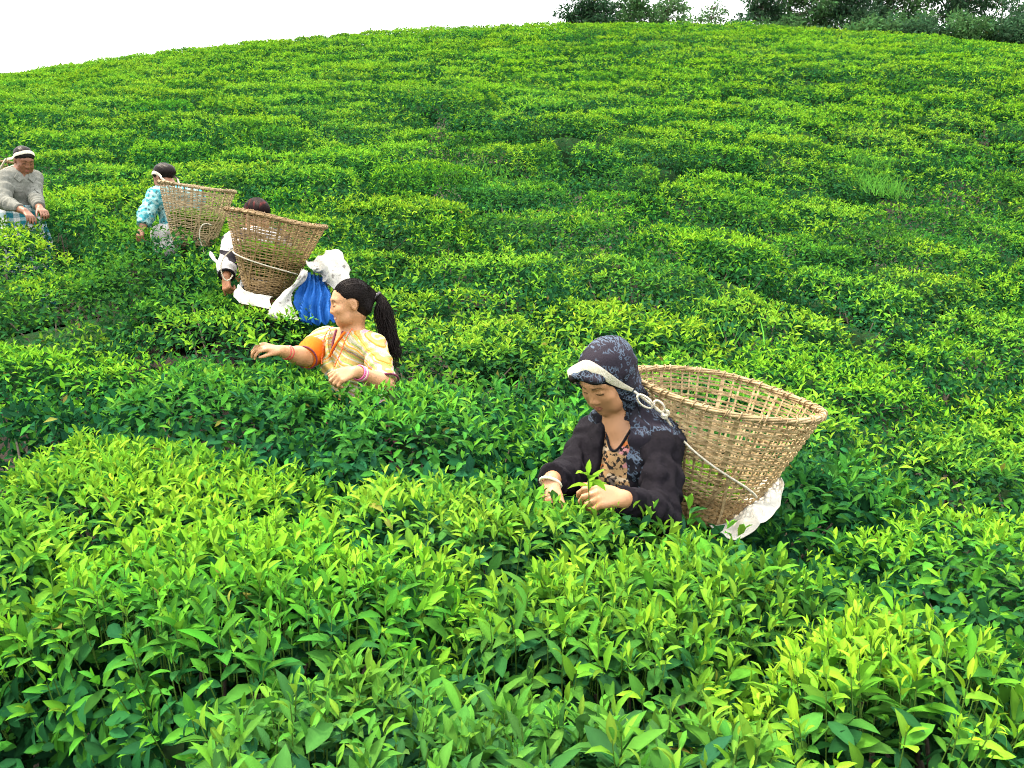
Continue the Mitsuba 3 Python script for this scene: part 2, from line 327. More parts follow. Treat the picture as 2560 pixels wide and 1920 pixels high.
seen = [t for t in flat if -.16 < placed(t[0])[0] < 1.16 and placed(t[0])[1] < 1.25]
COLS, NEAR_ROWS = ('far left', 'left', 'middle', 'right', 'far right'), ((.24, 'slope below the middle'), (.33, 'slope behind the upper baskets'), (.40, 'slope level with the brown basket'), (.47, 'slope above the woman in black'), (.54, 'row where the laughing woman picks'), (.62, 'row behind the front bushes'), (.72, 'back of the front bushes'), (.86, 'front bushes'), (9, 'bottom edge of the picture'))
def cell_of(c):
    u, v = placed(c); return COLS[int(np.clip(u, 0, .999) * 5)], next(n for lim, n in NEAR_ROWS if v < lim)
crowd = {}
for c_, _ in seen:
    if math.hypot(*c_) < 7.5: crowd.setdefault(cell_of(c_), []).append(tuple(c_))
def bush_label(idx, c, front, fresh):
    look = 'yellow-green' if fresh > .56 else 'dark green' if fresh < .36 else 'mid green'
    if math.hypot(*c) < 7.5:
        col, row = cell_of(c); mates = sorted(crowd[(col, row)], key=lambda q: placed(q)[0]); i, n = mates.index(tuple(c)), len(mates)
        order = '' if n == 1 else ', ' + (('left', 'right') if n == 2 else ('left', 'middle', 'right') if n == 3 else ('first from left', 'second from left', 'third from left', 'fourth from left', 'fifth from left', 'sixth from left', 'seventh from left', 'eighth from left'))[min(i, 7)]
        leafy = 'long leaved' if front else 'small leaved'
        return f'{look} {leafy} tea bush, {col}, {row}{order}', 'tea bush', 'tea bushes near the camera'
    u, v = placed(c); part = 'left' if u < .25 else 'middle left' if u < .5 else 'middle right' if u < .75 else 'right'
    band_ = 'upper' if v < .13 else 'middle' if v < .2 else 'lower'
    return f'{look} tea bush grown together with others on the {band_} hillside, {part} part', 'tea bush', f'{look} tea bushes on the {band_} hillside, {part} part'
NEAR_LABELS = {}
MOST_BUSHES = 300
distant, distant_core = [], []
tri_count = 0
n_bush = 0
for idx, (c, poly) in enumerate(seen):
    R = rng(1000 + idx); d = math.hypot(*c); front = bool(FRONT.buffer(.02).contains(Point(c)))
    # tone of the bush: how much new flush it carries, leaf size, and its own hue
    pf = np.array([[c[0], c[1]]])
    fresh = float(np.clip(.90 + .7 * (field(pf, .38, 31)[0] - .5) + R.normal(0, .16), .12, .95)); size = .54 + .1 * R.random()
    tone = np.array([1 + R.normal(0, .07), 1, 1 + R.normal(0, .12)])
    if front: fresh, size = .62 + R.uniform(-.10, .10), .71
    if front and c[0] > .5: fresh, tone = .85, np.array([1.10, 1.04, 1.0])
    if front: pass
    elif c[1] < 3.9 and c[0] < .45: fresh, size, tone = .46 + R.uniform(-.06, .06), .78, np.array([.88, 1.0, 1.2])     # the darker row where the second woman picks
    elif d < 4.6: fresh, size = fresh, .62
    NOW.update(c=(float(c[0]), float(c[1])), level=0.0 if d < 4.5 else R.uniform(.0, .5), rise=0.0 if d < 4.5 else float(R.normal(0, .03)))
    leaves, stems = grow(poly, R, fresh, size, tone, front)
    core = bush_core(poly, d < 6)
    if core is not None:                                                        # never let the inside stand out of the leaves
        zl = np.concatenate([r[0][:, 2] - table(r[0][:, 0], r[0][:, 1]) for r in leaves.rows]); lim = np.percentile(zl, 25)
        cv = core[0].copy(); cv[:, 2] = np.minimum(cv[:, 2], table(cv[:, 0], cv[:, 1]) + min(lim, -.22)); core = (cv, core[1])
        if not poly.buffer(.05).contains(Point(*cv[:, :2].mean(0))) or len(zl) < 900 * poly.area * min(1, 6 / d): core = None
    near = d < 3.2
    if n_bush >= MOST_BUSHES:
        distant.append(leaves.arrays())
        if core: distant_core.append(core)
        continue
    n_bush += 1
    key = thing('tea_bush', *bush_label(idx, c, front, fresh))
    if d < 2.6 and poly.area > .1:
        # the leaves that show largest are parts of their own
        allv, cand = [], []
        for r_i, r in enumerate(leaves.rows):
            if r[8] == 0 and len(r[0]):
                u, v, zc = project(r[0]); inside = (u > -.02) & (u < 1.02) & (v > -.02) & (v < 1.04)
                score = r[3] / zc * inside * np.where(r[9] > 0, 1, .35)
                cand += [(sc, r_i, k) for k, sc in enumerate(score) if sc > .012]
        cand = sorted(cand, reverse=True)[:LEAF_PARTS]
        taken = {}
        for _, r_i, k in cand: taken.setdefault(r_i, []).append(k)
        for r_i, ks in taken.items():
            r = leaves.rows[r_i]; v, f, col = leaf_mesh(*[a[ks] if isinstance(a, np.ndarray) else a for a in r[:9]])
            for q in range(len(ks)): add(key, 'leaf', mikit.ply((v[q], f), 'leaf_material', smooth=True, color=col[q]))
            m = np.ones(len(r[0]), bool); m[ks] = False
            leaves.rows[r_i] = tuple(a[m] if isinstance(a, np.ndarray) else a for a in r)
    v, f, col = leaves.arrays(); tri_count += len(f)
    if d < 9:
        add(key, 'foliage', mikit.ply((v, f), 'leaf_material', smooth=True, color=col), kind='stuff')
        if stems:
            a, b = np.vstack([s[0] for s in stems]), np.vstack([s[1] for s in stems]); n = len(a)
            ang = np.arange(3) * 2 * np.pi / 3; off = np.stack([np.cos(ang), np.sin(ang), 0 * ang], 1)
            sv = np.concatenate([a[:, None] - [0, 0, .06] + off * .0016, b[:, None] + off * .0010], 1).reshape(-1, 3)
            sf = np.array([[0, 1, 4], [0, 4, 3], [1, 2, 5], [1, 5, 4], [2, 0, 3], [2, 3, 5]])
            sf = (sf[None] + (np.arange(n) * 6)[:, None, None]).reshape(-1, 3)
            add(key, 'shoots', mikit.ply((sv, sf), 'shoot_material', smooth=True), kind='stuff')
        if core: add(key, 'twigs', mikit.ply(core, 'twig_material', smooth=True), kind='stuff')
        br = branches(poly, R, 9 if d < 4 else 6)
        if br: add(key, 'branches', mikit.ply(br, 'bark_material', smooth=True), kind='stuff')
    else:
        if core:
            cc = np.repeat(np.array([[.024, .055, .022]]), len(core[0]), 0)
            f = np.vstack([f, core[1] + len(v)]); v = np.vstack([v, core[0]]); col = np.vstack([col, cc])
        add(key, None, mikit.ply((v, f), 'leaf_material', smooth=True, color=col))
if distant:
    k = thing('distant_tea_bushes', 'smallest tea bushes near the crest and along the edges of the hillside, grown into one mass', 'tea bushes', kind='stuff')
    at = 0; V, Fc, C = [], [], []
    for v, f, col in distant: V.append(v); Fc.append(f + at); C.append(col); at += len(v)
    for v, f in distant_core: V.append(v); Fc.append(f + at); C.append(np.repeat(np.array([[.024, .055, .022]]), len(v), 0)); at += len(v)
    tri_count += sum(len(f) for f in Fc)
    add(k, None, mikit.ply((np.vstack(V), np.vstack(Fc)), 'leaf_material', smooth=True, color=np.vstack(C)), kind='stuff')

print('bushes', n_bush, len(seen), 'triangles', tri_count)
# ------------------------------------------------------------------ bodies and clothes as smooth solids, meshed by surface nets
def rot(axis, a):
    axis = unit(np.asarray(axis, float)); K = np.array([[0, -axis[2], axis[1]], [axis[2], 0, -axis[0]], [-axis[1], axis[0], 0]])
    return np.eye(3) + math.sin(a) * K + (1 - math.cos(a)) * K @ K
class Solid:
    """A smooth union (and subtraction) of tapered capsules and ellipsoids, given to points (blocks, n, 3)."""
    def __init__(self): self.items = []
    def cap(self, a, b, ra, rb=None, k=.02, flat=None):
        self.items.append(('cap', np.asarray(a, float), np.asarray(b, float), ra, ra if rb is None else rb, k, flat, 1)); return self
    def ell(self, c, r, R=None, k=.02, sign=1):
        self.items.append(('ell', np.asarray(c, float), np.asarray(r, float), np.eye(3) if R is None else np.asarray(R, float), None, k, None, sign)); return self
    def chain(self, pts, rad, k=.02):
        for a, b, ra, rb in zip(pts[:-1], pts[1:], rad[:-1], rad[1:]): self.cap(a, b, ra, rb, k)
        return self
    @staticmethod
    def one(it, P):
        if it[0] == 'cap':
            a, b, ra, rb, flat = it[1], it[2], it[3], it[4], it[6]
            ab = b - a; t = np.clip(((P - a) @ ab) / max(ab @ ab, 1e-12), 0, 1)
            q = P - a - t[..., None] * ab
            if flat is not None: q = q + (q @ flat[0])[..., None] * flat[0] * (flat[1] - 1)      # squeezed along an axis
            return np.sqrt((q * q).sum(-1)) - (ra + (rb - ra) * t)
        q = (P - it[1]) @ it[3].T; k0 = np.sqrt(((q / it[2]) ** 2).sum(-1)); k1 = np.sqrt(((q / it[2] ** 2) ** 2).sum(-1))
        return k0 * (k0 - 1) / np.maximum(k1, 1e-9)
    def __call__(self, P, grow=0.0):
        D = np.full(P.shape[:-1], 9.0); c = P.mean(1, keepdims=True); rad = np.sqrt(((P - c) ** 2).sum(-1)).max()
        for it in self.items:
            if P.shape[1] == 1: m = slice(None)
            else:
                m = np.abs(self.one(it, c)[:, 0]) < rad * 1.5 + .07
                if not m.any(): continue
            d = self.one(it, P[m]); k = it[5]; D0 = D[m]
            if it[7] > 0:
                h = np.clip(.5 + .5 * (d - D0) / k, 0, 1); D[m] = d + (D0 - d) * h - k * h * (1 - h)
                D[m] = np.where(D0 > 8, d, D[m])
            else:
                h = np.clip(.5 - .5 * (D0 + d) / k, 0, 1); D[m] = D0 + (-d - D0) * h + k * h * (1 - h)
        return D - grow
def axis_steps(lo, hi, fine, h, H):
    """Grid lines from lo to hi: steps of h inside the fine ranges, growing to H outside them."""
    x, out = lo, [lo]
    while x < hi:
        d = min((max(a - x, x - b, 0) for a, b in fine), default=0)
        x += min(H, h + .25 * d); out.append(x)
    return np.array(out)
def mesh_solid(f, xs, ys, zs, B=8):
    n = [(-(-len(a) // B)) * B for a in (xs, ys, zs)]
    xs, ys, zs = (np.r_[a, a[-1] + (a[-1] - a[-2]) * np.arange(1, m - len(a) + 1)] for a, m in zip((xs, ys, zs), n))
    G = [a.reshape(-1, B) for a in (xs, ys, zs)]
    bx, by, bz = np.meshgrid(*[np.arange(len(g)) for g in G], indexing='ij'); bi = np.stack([bx.ravel(), by.ravel(), bz.ravel()], 1)
    lo = np.stack([G[k][bi[:, k], 0] for k in range(3)], 1)
    hi = np.stack([np.r_[G[k][1:, 0], G[k][-1, -1]][bi[:, k]] for k in range(3)], 1)
    dc = f(((lo + hi) / 2)[:, None])[:, 0]; half = np.linalg.norm(hi - lo, axis=1) / 2
    act = np.abs(dc) < half * 1.35 + .022
    D = np.empty(n, np.float32).reshape(len(G[0]), B, len(G[1]), B, len(G[2]), B)
    D[bi[:, 0], :, bi[:, 1], :, bi[:, 2], :] = np.where(dc > 0, .5, -.5)[:, None, None, None]
    ia = bi[act]
    for s in range(0, len(ia), 400):
        q = ia[s:s + 400]
        X = np.broadcast_to(G[0][q[:, 0]][:, :, None, None], (len(q), B, B, B)); Y = np.broadcast_to(G[1][q[:, 1]][:, None, :, None], (len(q), B, B, B)); Zz = np.broadcast_to(G[2][q[:, 2]][:, None, None, :], (len(q), B, B, B))
        P = np.stack([X, Y, Zz], -1).reshape(len(q), B ** 3, 3)
        D[q[:, 0], :, q[:, 1], :, q[:, 2], :] = f(P).reshape(len(q), B, B, B)
    D = D.reshape(n)
    ins = D < 0; m = [k - 1 for k in n]
    cnt = sum(ins[i:i + m[0], j:j + m[1], k:k + m[2]].astype(np.int8) for i in (0, 1) for j in (0, 1) for k in (0, 1))
    ci, cj, ck = np.nonzero((cnt > 0) & (cnt < 8))
    vid = np.full(m, -1, np.int32); vid[ci, cj, ck] = np.arange(len(ci))
    C = {(i, j, k): D[ci + i, cj + j, ck + k] for i in (0, 1) for j in (0, 1) for k in (0, 1)}
    acc, num = np.zeros((len(ci), 3)), np.zeros(len(ci)); keys = list(C)
    for a in keys:
        for ax in range(3):
            if a[ax]: continue
            b = tuple(v + (q == ax) for q, v in enumerate(a)); da, db = C[a], C[b]; cr = (da < 0) != (db < 0)
            t = np.where(cr, da / np.where(cr, da - db, 1), 0); p = np.stack([np.full(len(ci), float(v)) for v in a], 1); p[:, ax] += t
            acc += p * cr[:, None]; num += cr
    off = acc / num[:, None]; V = np.empty((len(ci), 3))
    for k, (g, c) in enumerate(((xs, ci), (ys, cj), (zs, ck))): V[:, k] = g[c] + off[:, k] * (g[c + 1] - g[c])
    F = []
    for ax in range(3):
        s0, s1 = [slice(None)] * 3, [slice(None)] * 3; s0[ax], s1[ax] = slice(0, -1), slice(1, None)
        a, b = ins[tuple(s0)], ins[tuple(s1)]; i, j, k = np.nonzero(a != b); idx = [i, j, k]; u, w = (ax + 1) % 3, (ax + 2) % 3
        ok = (idx[u] > 0) & (idx[w] > 0) & (idx[u] < m[u]) & (idx[w] < m[w]); idx = [q[ok] for q in idx]; up = a[tuple(idx)]
        def cell(du, dw):
            q = list(idx); q[u] = q[u] - du; q[w] = q[w] - dw; return vid[tuple(q)]
        q = np.stack([cell(1, 1), cell(0, 1), cell(0, 0), cell(1, 0)], 1); q = np.where(up[:, None], q, q[:, ::-1]); F.append(q)
    F = np.vstack(F); return V, F[(F >= 0).all(1)]
def relax(V, F, n=1, lam=.4):
    """A little smoothing of a surface net."""
    e = np.vstack([F[:, [0, 1]], F[:, [1, 2]], F[:, [2, 3]], F[:, [3, 0]]]); e = np.vstack([e, e[:, ::-1]])
    from scipy.sparse import coo_matrix
    A = coo_matrix((np.ones(len(e)), (e[:, 0], e[:, 1])), (len(V), len(V))).tocsr(); deg = np.asarray(A.sum(1)).ravel()
    for _ in range(n): V = V + lam * ((A @ V) / np.maximum(deg, 1)[:, None] - V)
    return V
def surface(f, lo, hi, h, fine=None, H=None, smooth=1):
    lo, hi = np.asarray(lo, float), np.asarray(hi, float); fine = fine or [[(lo[k], hi[k])] for k in range(3)]
    V, F = mesh_solid(f, *[axis_steps(lo[k], hi[k], fine[k], h, H or h) for k in range(3)])
    return relax(V, F, smooth), F
def nz(P, f, seed=0): return meshkit.noise(P * f, seed) - .5
def smin(a, b, k): h = np.clip(.5 + .5 * (b - a) / k, 0, 1); return b + (a - b) * h - k * h * (1 - h)
def smax(a, b, k): return -smin(-a, -b, k)

class Frame:
    """Axes of a head or a trunk: left, forward, up, at c."""
    def __init__(self, c, yaw, pitch=0, roll=0):
        y, p = math.radians(yaw), math.radians(pitch)       # yaw 0 faces the camera (-y), positive turns towards -x
        h = np.array([-math.sin(y), -math.cos(y), 0]); self.f = h * math.cos(p) - Z * math.sin(p); self.u = h * math.sin(p) + Z * math.cos(p)
        self.l = np.cross(self.u, self.f); R = rot(self.f, math.radians(roll)); self.l, self.u = R @ self.l, R @ self.u
        self.c = np.asarray(c, float); self.M = np.stack([self.l, self.f, self.u])
    def at(self, x, y, z, s=1.0): return self.c + s * (x * self.l + y * self.f + z * self.u)
    def local(self, P, s=1.0): return ((P - self.c) @ self.M.T) / s

def add_head(S, H, s=1.0, smile=0.0, closed=1.0):
    """Skull, face, ears and nose in the head's own frame; s scales it."""
    e = lambda c, r, k=.015, sg=1, R=None: S.ell(H.at(*c, s), np.array(r) * s, H.M if R is None else R, k * s, sg)
    c = lambda a, b, ra, rb, k=.012: S.cap(H.at(*a, s), H.at(*b, s), ra * s, rb * s, k * s)
    e((0, -.014, .034), (.073, .090, .076), .02); e((0, .030, -.012), (.064, .060, .080), .03); e((0, .036, -.066), (.050, .048, .039), .03)
    e((0, .066, -.096), (.019, .015, .014), .022)
    for q in (-1, 1):
        e((q * .041, .058 + .003 * smile, -.030 + .005 * smile), (.023 + .004 * smile, .022 + .002 * smile, .022 + .003 * smile), .02); c((q * .012, .079, .026), (q * .042, .066, .024), .010, .009, .014)
        e((q * .031, .091, .003), (.017, .014, .011), .012, -1); e((q * .031, .0715, .001), (.0165, .0145, .0125), .004)
        c((q * .019, .0846, -.0025), (q * .043, .0785, -.003), .0025, .002, .004)                   # the lid's edge
        e((q * .0115, .0885, -.0365), (.0085, .0085, .0075), .007)                                     # wing of the nose
        e((q * .073, -.006, -.008), (.008, .017, .029), .006); e((q * .079, .0, -.006), (.004, .009, .017), .005, -1)
        e((q * .045, .045, -.070), (.020, .026, .024), .025)
    c((0, .0815, .012), (0, .0955, -.030), .0075, .0100, .012); e((0, .0950, -.0315), (.0105, .0090, .0085), .007)
    w = .018 + .013 * smile; up = .005 * smile; ly = -.003 * smile
    c((-w, .080 - .004 * smile, -.0615 + up), (0, .0885 + ly, -.0585), .0032, .0054, .006); c((w, .080 - .004 * smile, -.0615 + up), (0, .0885 + ly, -.0585), .0032, .0054, .006)
    c((-w * .9, .080 - .003 * smile, -.0665 + up), (0, .0875 + ly, -.0700), .0032, .0058, .006); c((w * .9, .080 - .003 * smile, -.0665 + up), (0, .0875 + ly, -.0700), .0032, .0058, .006)
    c((-w * 1.05, .0865, -.0640 + up), (w * 1.05, .0865, -.0640 + up), .0014, .0014, .003)
    S.items[-1] = S.items[-1][:7] + (-1,)
def face_color(V, H, s, skin, lip, smile=0.0, brow=(.012, .008, .006)):
    q = H.local(V, s); x, y, z = np.abs(q[:, 0]), q[:, 1], q[:, 2]; C = np.repeat(np.asarray(skin)[None], len(V), 0)
    C = C * (1 + .10 * nz(V, 60, 3)[:, None]); front = y > .03
    up = .005 * smile; w = .019 + .013 * smile
    lips = front & (x < w + .002) & (np.abs(z + .0645 - up * (x / w) ** 2) < .0098 * np.sqrt(np.clip(1 - (x / (w + .002)) ** 2, 0, 1))); C[lips] = lip
    if smile > .5: C[front & (x < .024) & (np.abs(z + .0640 - up * (x / w) ** 2) < .0030 * np.sqrt(np.clip(1 - (x / .025) ** 2, 0, 1)))] = (.58, .52, .45)
    C[front & (np.abs(z - (.0245 - 9 * (x - .027) ** 2)) < .0030) & (x > .012) & (x < .045)] = lerp(np.asarray(skin), np.asarray(brow), .72)
    C[front & (np.abs(z + .0035 + 5 * (x - .031) ** 2 * -1) < .0026) & (x > .017) & (x < .046)] = brow
    return np.clip(C, .003, .9)
def add_hand(S, wrist, d, palm, side, curls, s=1.0, spread=.10, thumb=(.7, .5), k=.007):
    """Palm, four bent fingers and a thumb. d: where the hand points, palm: where the palm faces, side: towards the thumb."""
    d = unit(np.asarray(d, float)); palm = np.asarray(palm, float); palm = unit(palm - d * (palm @ d)); t = np.cross(d, palm); t = t if t @ np.asarray(side) > 0 else -t
    wrist = np.asarray(wrist, float)
    for i in range(4):
        S.cap(wrist + s * (d * .006 + t * (.010 - .007 * i)), wrist + s * (d * (.082 - .004 * abs(i - 1.2)) + t * (.029 - .0185 * i)), .0135 * s, .0105 * s, .012 * s)
    S.ell(wrist + s * (d * .045 + t * .018 + palm * .008), np.array([.022, .03, .014]) * s, np.stack([t, d, palm]), .012 * s)
    for i in range(4):
        p = wrist + s * (d * (.084 - .004 * abs(i - 1.2)) + t * (.029 - .0185 * i)); q = unit(d + t * spread * (1.2 - i)); a = 0
        ax = np.cross(q, palm); ln = np.array([.042, .026, .021]) * (.92, 1.0, .95, .78)[i] * s; r = np.array([.0092, .0082, .0074, .0062]) * s
        for j in range(3):
            a += curls[i][j]; e = p + ln[j] * (rot(ax, a) @ q); S.cap(p, e, r[j], r[j + 1], k * s if j == 0 else .003); p = e
    p = wrist + s * (d * .022 + t * .024); q = unit(d * math.cos(thumb[0]) + t * math.sin(thumb[0]) + palm * .35)
    for j, (L, ra, rb) in enumerate(((.040, .0125, .0100), (.030, .0098, .0088), (.025, .0088, .0068))):
        e = p + L * s * q; S.cap(p, e, ra * s, rb * s, .009 * s if j == 0 else .003); p = e
        q = unit(q + (palm * .5 + d * .4 - t * .25) * thumb[1])
    return p
def limb(S, a, b, c, r, k=.02):
    """Two bones with muscle: r at the top, above the joint, at the joint, below it and at the end."""
    a, b, c = (np.asarray(q, float) for q in (a, b, c))
    S.chain([a, lerp(a, b, .45), b], [r[0], r[1], r[2]], k); S.chain([b, lerp(b, c, .3), c], [r[2], r[3], r[4]], k)
def add_trunk(S, neck, chest, waist, hips, Ft, shoulders, s=1.0, bust=1.0):
    """Neck base, ribcage, waist and hips in the trunk's frame, with shoulders."""
    M = Ft.M; e = lambda c, r, k=.05: S.ell(c, np.array(r) * s, M, k)
    e(chest, (.128, .088, .135)); e(lerp(chest, waist, .55), (.112, .080, .11)); e(waist, (.108, .080, .09)); e(hips, (.150, .108, .105)); e(lerp(waist, hips, .5), (.126, .092, .09))
    for q, sh in ((1, shoulders[0]), (-1, shoulders[1])):
        S.cap(neck, lerp(neck, sh, .9), .040 * s, .040 * s, .04); S.cap(chest + Ft.u * .05, sh, .07 * s, .046 * s, .04)
        if bust: e(chest + s * (q * .058 * Ft.l + .064 * Ft.f - .02 * Ft.u), np.array((.050, .048, .052)) * bust, .03)
def add_legs(S, hips, Ft, gz, s=1.0, step=0.0):
    for q in (1, -1):
        hip = hips + Ft.l * q * .085 * s - Z * .04; foot = np.array([hip[0] + Ft.f[0] * q * step, hip[1] + Ft.f[1] * q * step, 0]); foot[2] = float(ground(foot[0], foot[1])) + .06
        h = np.array([Ft.f[0], Ft.f[1], 0]); knee = lerp(hip, foot, .5) + h * .03
        limb(S, hip, knee, foot, (.082 * s, .07 * s, .050 * s, .052 * s, .036 * s), .03)
        S.cap(foot - Z * .02, foot + h * .13 - Z * .035, .036, .026, .02)
def down_surface(f, p, d, n=60, step=.01):
    """Points moved along d (one direction each) from outside until they meet the solid f."""
    p = np.array(p, float); d = unit(np.broadcast_to(d, p.shape))
    for _ in range(n): p = p + d * np.clip(f(p[:, None])[:, 0], -step, step)[:, None]
    return p
def skin_bsdf(): return {'type': 'principled', 'base_color': VC, 'roughness': .48, 'specular': .4}
scene['skin_material'] = skin_bsdf()
# ------------------------------------------------------------------ baskets
def bamboo(a, b):
    def color(p, n, uv):
        t = mikit.fbm(p.x * 55, p.y * 55, p.z * 55, 3); s = mikit.noise(p.x * 9, p.y * 9, p.z * 160)
        return mikit.mix(a, b, dr_clip(t * 1.3 - .2 + .35 * (s - .5)))
    return {'type': 'twosided', 'bsdf': {'type': 'principled', 'base_color': mikit.proc(color), 'roughness': .55, 'specular': .35}}
import drjit as dr
def dr_clip(x): return dr.clip(x, 0, 1)
scene['bamboo_pale'] = bamboo((.15, .098, .042), (.44, .33, .175))
scene['bamboo_grey'] = bamboo((.135, .095, .048), (.40, .30, .165))
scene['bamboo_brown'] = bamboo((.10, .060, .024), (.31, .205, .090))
def rope_color(p, n, uv): return mikit.mix((.36, .32, .23), (.62, .58, .48), mikit.fbm(p.x * 120, p.y * 120, p.z * 120, 3))
scene['rope_material'] = {'type': 'twosided', 'bsdf': {'type': 'principled', 'base_color': mikit.proc(rope_color), 'roughness': .9}}
def strip(c, wide, thin, w, t, closed=False):
    """A flat lath along the points c: wide and thin are unit directions per point, w and t its full width and thickness."""
    n = len(c); w = np.broadcast_to(w, (n,))[:, None] / 2; t = t / 2
    v = np.stack([c + wide * w + thin * t, c - wide * w + thin * t, c - wide * w - thin * t, c + wide * w - thin * t], 1).reshape(-1, 3)
    m = n if closed else n - 1; i, j = np.meshgrid(np.arange(m), np.arange(4), indexing='ij'); k = (i + 1) % n
    q = np.stack([i * 4 + j, k * 4 + j, k * 4 + (j + 1) % 4, i * 4 + (j + 1) % 4], -1).reshape(-1, 4); f = np.vstack([q[:, [0, 1, 2]], q[:, [0, 2, 3]]])
    if not closed: f = np.vstack([f, [[0, 1, 2], [0, 2, 3]], [[4 * n - 1, 4 * n - 2, 4 * n - 3], [4 * n - 1, 4 * n - 3, 4 * n - 4]]])
    return v, f
class Basket:
    def __init__(self, key, bottom, top, r0, r1, mat, seed, stakes=44, pitch=.0145, dense=.22, skip=0.0, low_mat=None):
        self.key, R = key, rng(seed); self.b = np.asarray(bottom, float); ax = np.asarray(top, float) - self.b; self.H = np.linalg.norm(ax); self.ax = ax / self.H
        self.e1 = unit(np.cross(self.ax, [0.0, 1, 0])); self.e2 = np.cross(self.ax, self.e1); self.r0, self.r1 = r0, r1; self.ph = R.uniform(0, 6.28, 3)
        n = stakes; th = np.arange(n) * 2 * np.pi / n + R.normal(0, .022, n)
        for i in range(n):                                                      # upright laths, from under the base to the rim
            h = np.linspace(0, 1.0, 22); base = np.linspace(.02, .95, 4); wob = R.normal(0, .012)
            p = np.vstack([self.at(np.full(4, th[i]), np.zeros(4), base * 1.0), self.at(th[i] + wob * h, h)])
            rad = self.radial(np.r_[np.full(4, th[i]), th[i] + wob * h]); tg = unit(np.gradient(p, axis=0)); thin = unit(rad - tg * (rad * tg).sum(1)[:, None] + 1e-9); thin[:4] = -self.ax
            wide = np.cross(tg, thin); big = i % 6 == 0
            add(key, 'stake', mikit.ply(strip(p, wide, thin, (.013 if big else .0062) * R.uniform(.85, 1.2), .0025), mat))
        z, k = .012, 0
        while z < self.H - .012:                                               # laths woven round
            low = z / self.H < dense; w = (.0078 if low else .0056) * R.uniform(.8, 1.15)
            if low or R.random() > skip:
                m = n * 4; t = np.arange(m) / m * 2 * np.pi; ph = (t * n / (2 * np.pi)) + k
                h = z / self.H + .006 * np.sin(t * 2 + R.uniform(0, 6)) + .004 * np.sin(t * 5 + R.uniform(0, 6)) + R.normal(0, .002)
                h = np.clip(h, .01, .985); p = self.at(t, h) + self.radial(t) * (.0036 * np.cos(ph * np.pi) + .0005)[:, None]
                thin = self.radial(t); tg = unit(np.roll(p, -1, 0) - np.roll(p, 1, 0)); thin = unit(thin - tg * (thin * tg).sum(1)[:, None]); wide = np.cross(tg, thin)
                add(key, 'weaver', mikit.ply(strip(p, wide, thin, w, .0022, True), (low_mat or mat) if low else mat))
            z += (.0088 if low else pitch) * R.uniform(.85, 1.2); k += 1
        t = np.linspace(0, 2 * np.pi, 400, endpoint=False); rim = self.at(t, np.ones(400) + .012 * np.sin(3 * t + self.ph[0])); rad = self.radial(t); parts = []
        for s in range(5):                                                      # the rim, a bundle of canes
            a = t * 5 + s * 1.2566; parts.append(tube(rim + (rad * np.cos(a)[:, None] + self.ax * np.sin(a)[:, None]) * .0056, .0044 * (1 + .15 * np.sin(t * 17 + s * 2)), 6, True))
        add(key, 'rim', mikit.ply(join(parts), mat, smooth=True))
        for i in range(46):                                                     # lashings over the rim
            t0 = i * 2 * np.pi / 46 + R.normal(0, .05); tt = t0 + np.linspace(0, R.uniform(.05, .12), 22); a = np.linspace(0, 2.2 * np.pi, 22) + R.uniform(0, 6)
            c = self.at(tt, np.ones(22) + .012 * np.sin(3 * tt + self.ph[0])); rd = self.radial(tt); add(key, 'binding', mikit.ply(tube(c + (rd * np.cos(a)[:, None] + self.ax * np.sin(a)[:, None]) * .0115, .0022 * R.uniform(.8, 1.3), 5), mat, smooth=True))
        for i in range(9):                                                      # slanting laths that stiffen the lower half
            t0 = R.uniform(0, 2 * np.pi); h = np.linspace(R.uniform(.02, .2), R.uniform(.45, .7), 16); tt = t0 + R.choice([-1, 1]) * (h - h[0]) * R.uniform(.4, 1.1); p = self.at(tt, h) + self.radial(tt) * .0062
            tg = unit(np.gradient(p, axis=0)); thin = self.radial(tt); thin = unit(thin - tg * (thin * tg).sum(1)[:, None]); add(key, 'brace', mikit.ply(strip(p, np.cross(tg, thin), thin, .009, .0025), mat))
    def radial(self, t): return np.cos(t)[:, None] * self.e1 + np.sin(t)[:, None] * self.e2
    def radius(self, h): h = np.clip(h, 0, 1.05); return self.r0 + (self.r1 - self.r0) * h ** .82 - .03 * np.clip(1 - h / .08, 0, 1) ** 2
    def at(self, t, h, frac=1.0):
        h = np.asarray(h, float); r = self.radius(h) * (1 + .03 * np.cos(2 * t + self.ph[1]) * h) * frac
        return self.b + self.ax * (h * self.H)[:, None] + self.radial(np.asarray(t, float)) * r[:, None]
    def outside(self, P, gap=.006):
        """Points pushed out of the basket's wall."""
        P = np.asarray(P, float); q = P - self.b; h = q @ self.ax; rv = q - h[:, None] * self.ax; r = np.linalg.norm(rv, axis=1, keepdims=True)
        lim = np.where((h > -.02) & (h < self.H + .03), self.radius(h / self.H) * 1.03 + gap, 0)[:, None]
        return self.b + h[:, None] * self.ax + rv / np.maximum(r, 1e-6) * np.maximum(r, lim)
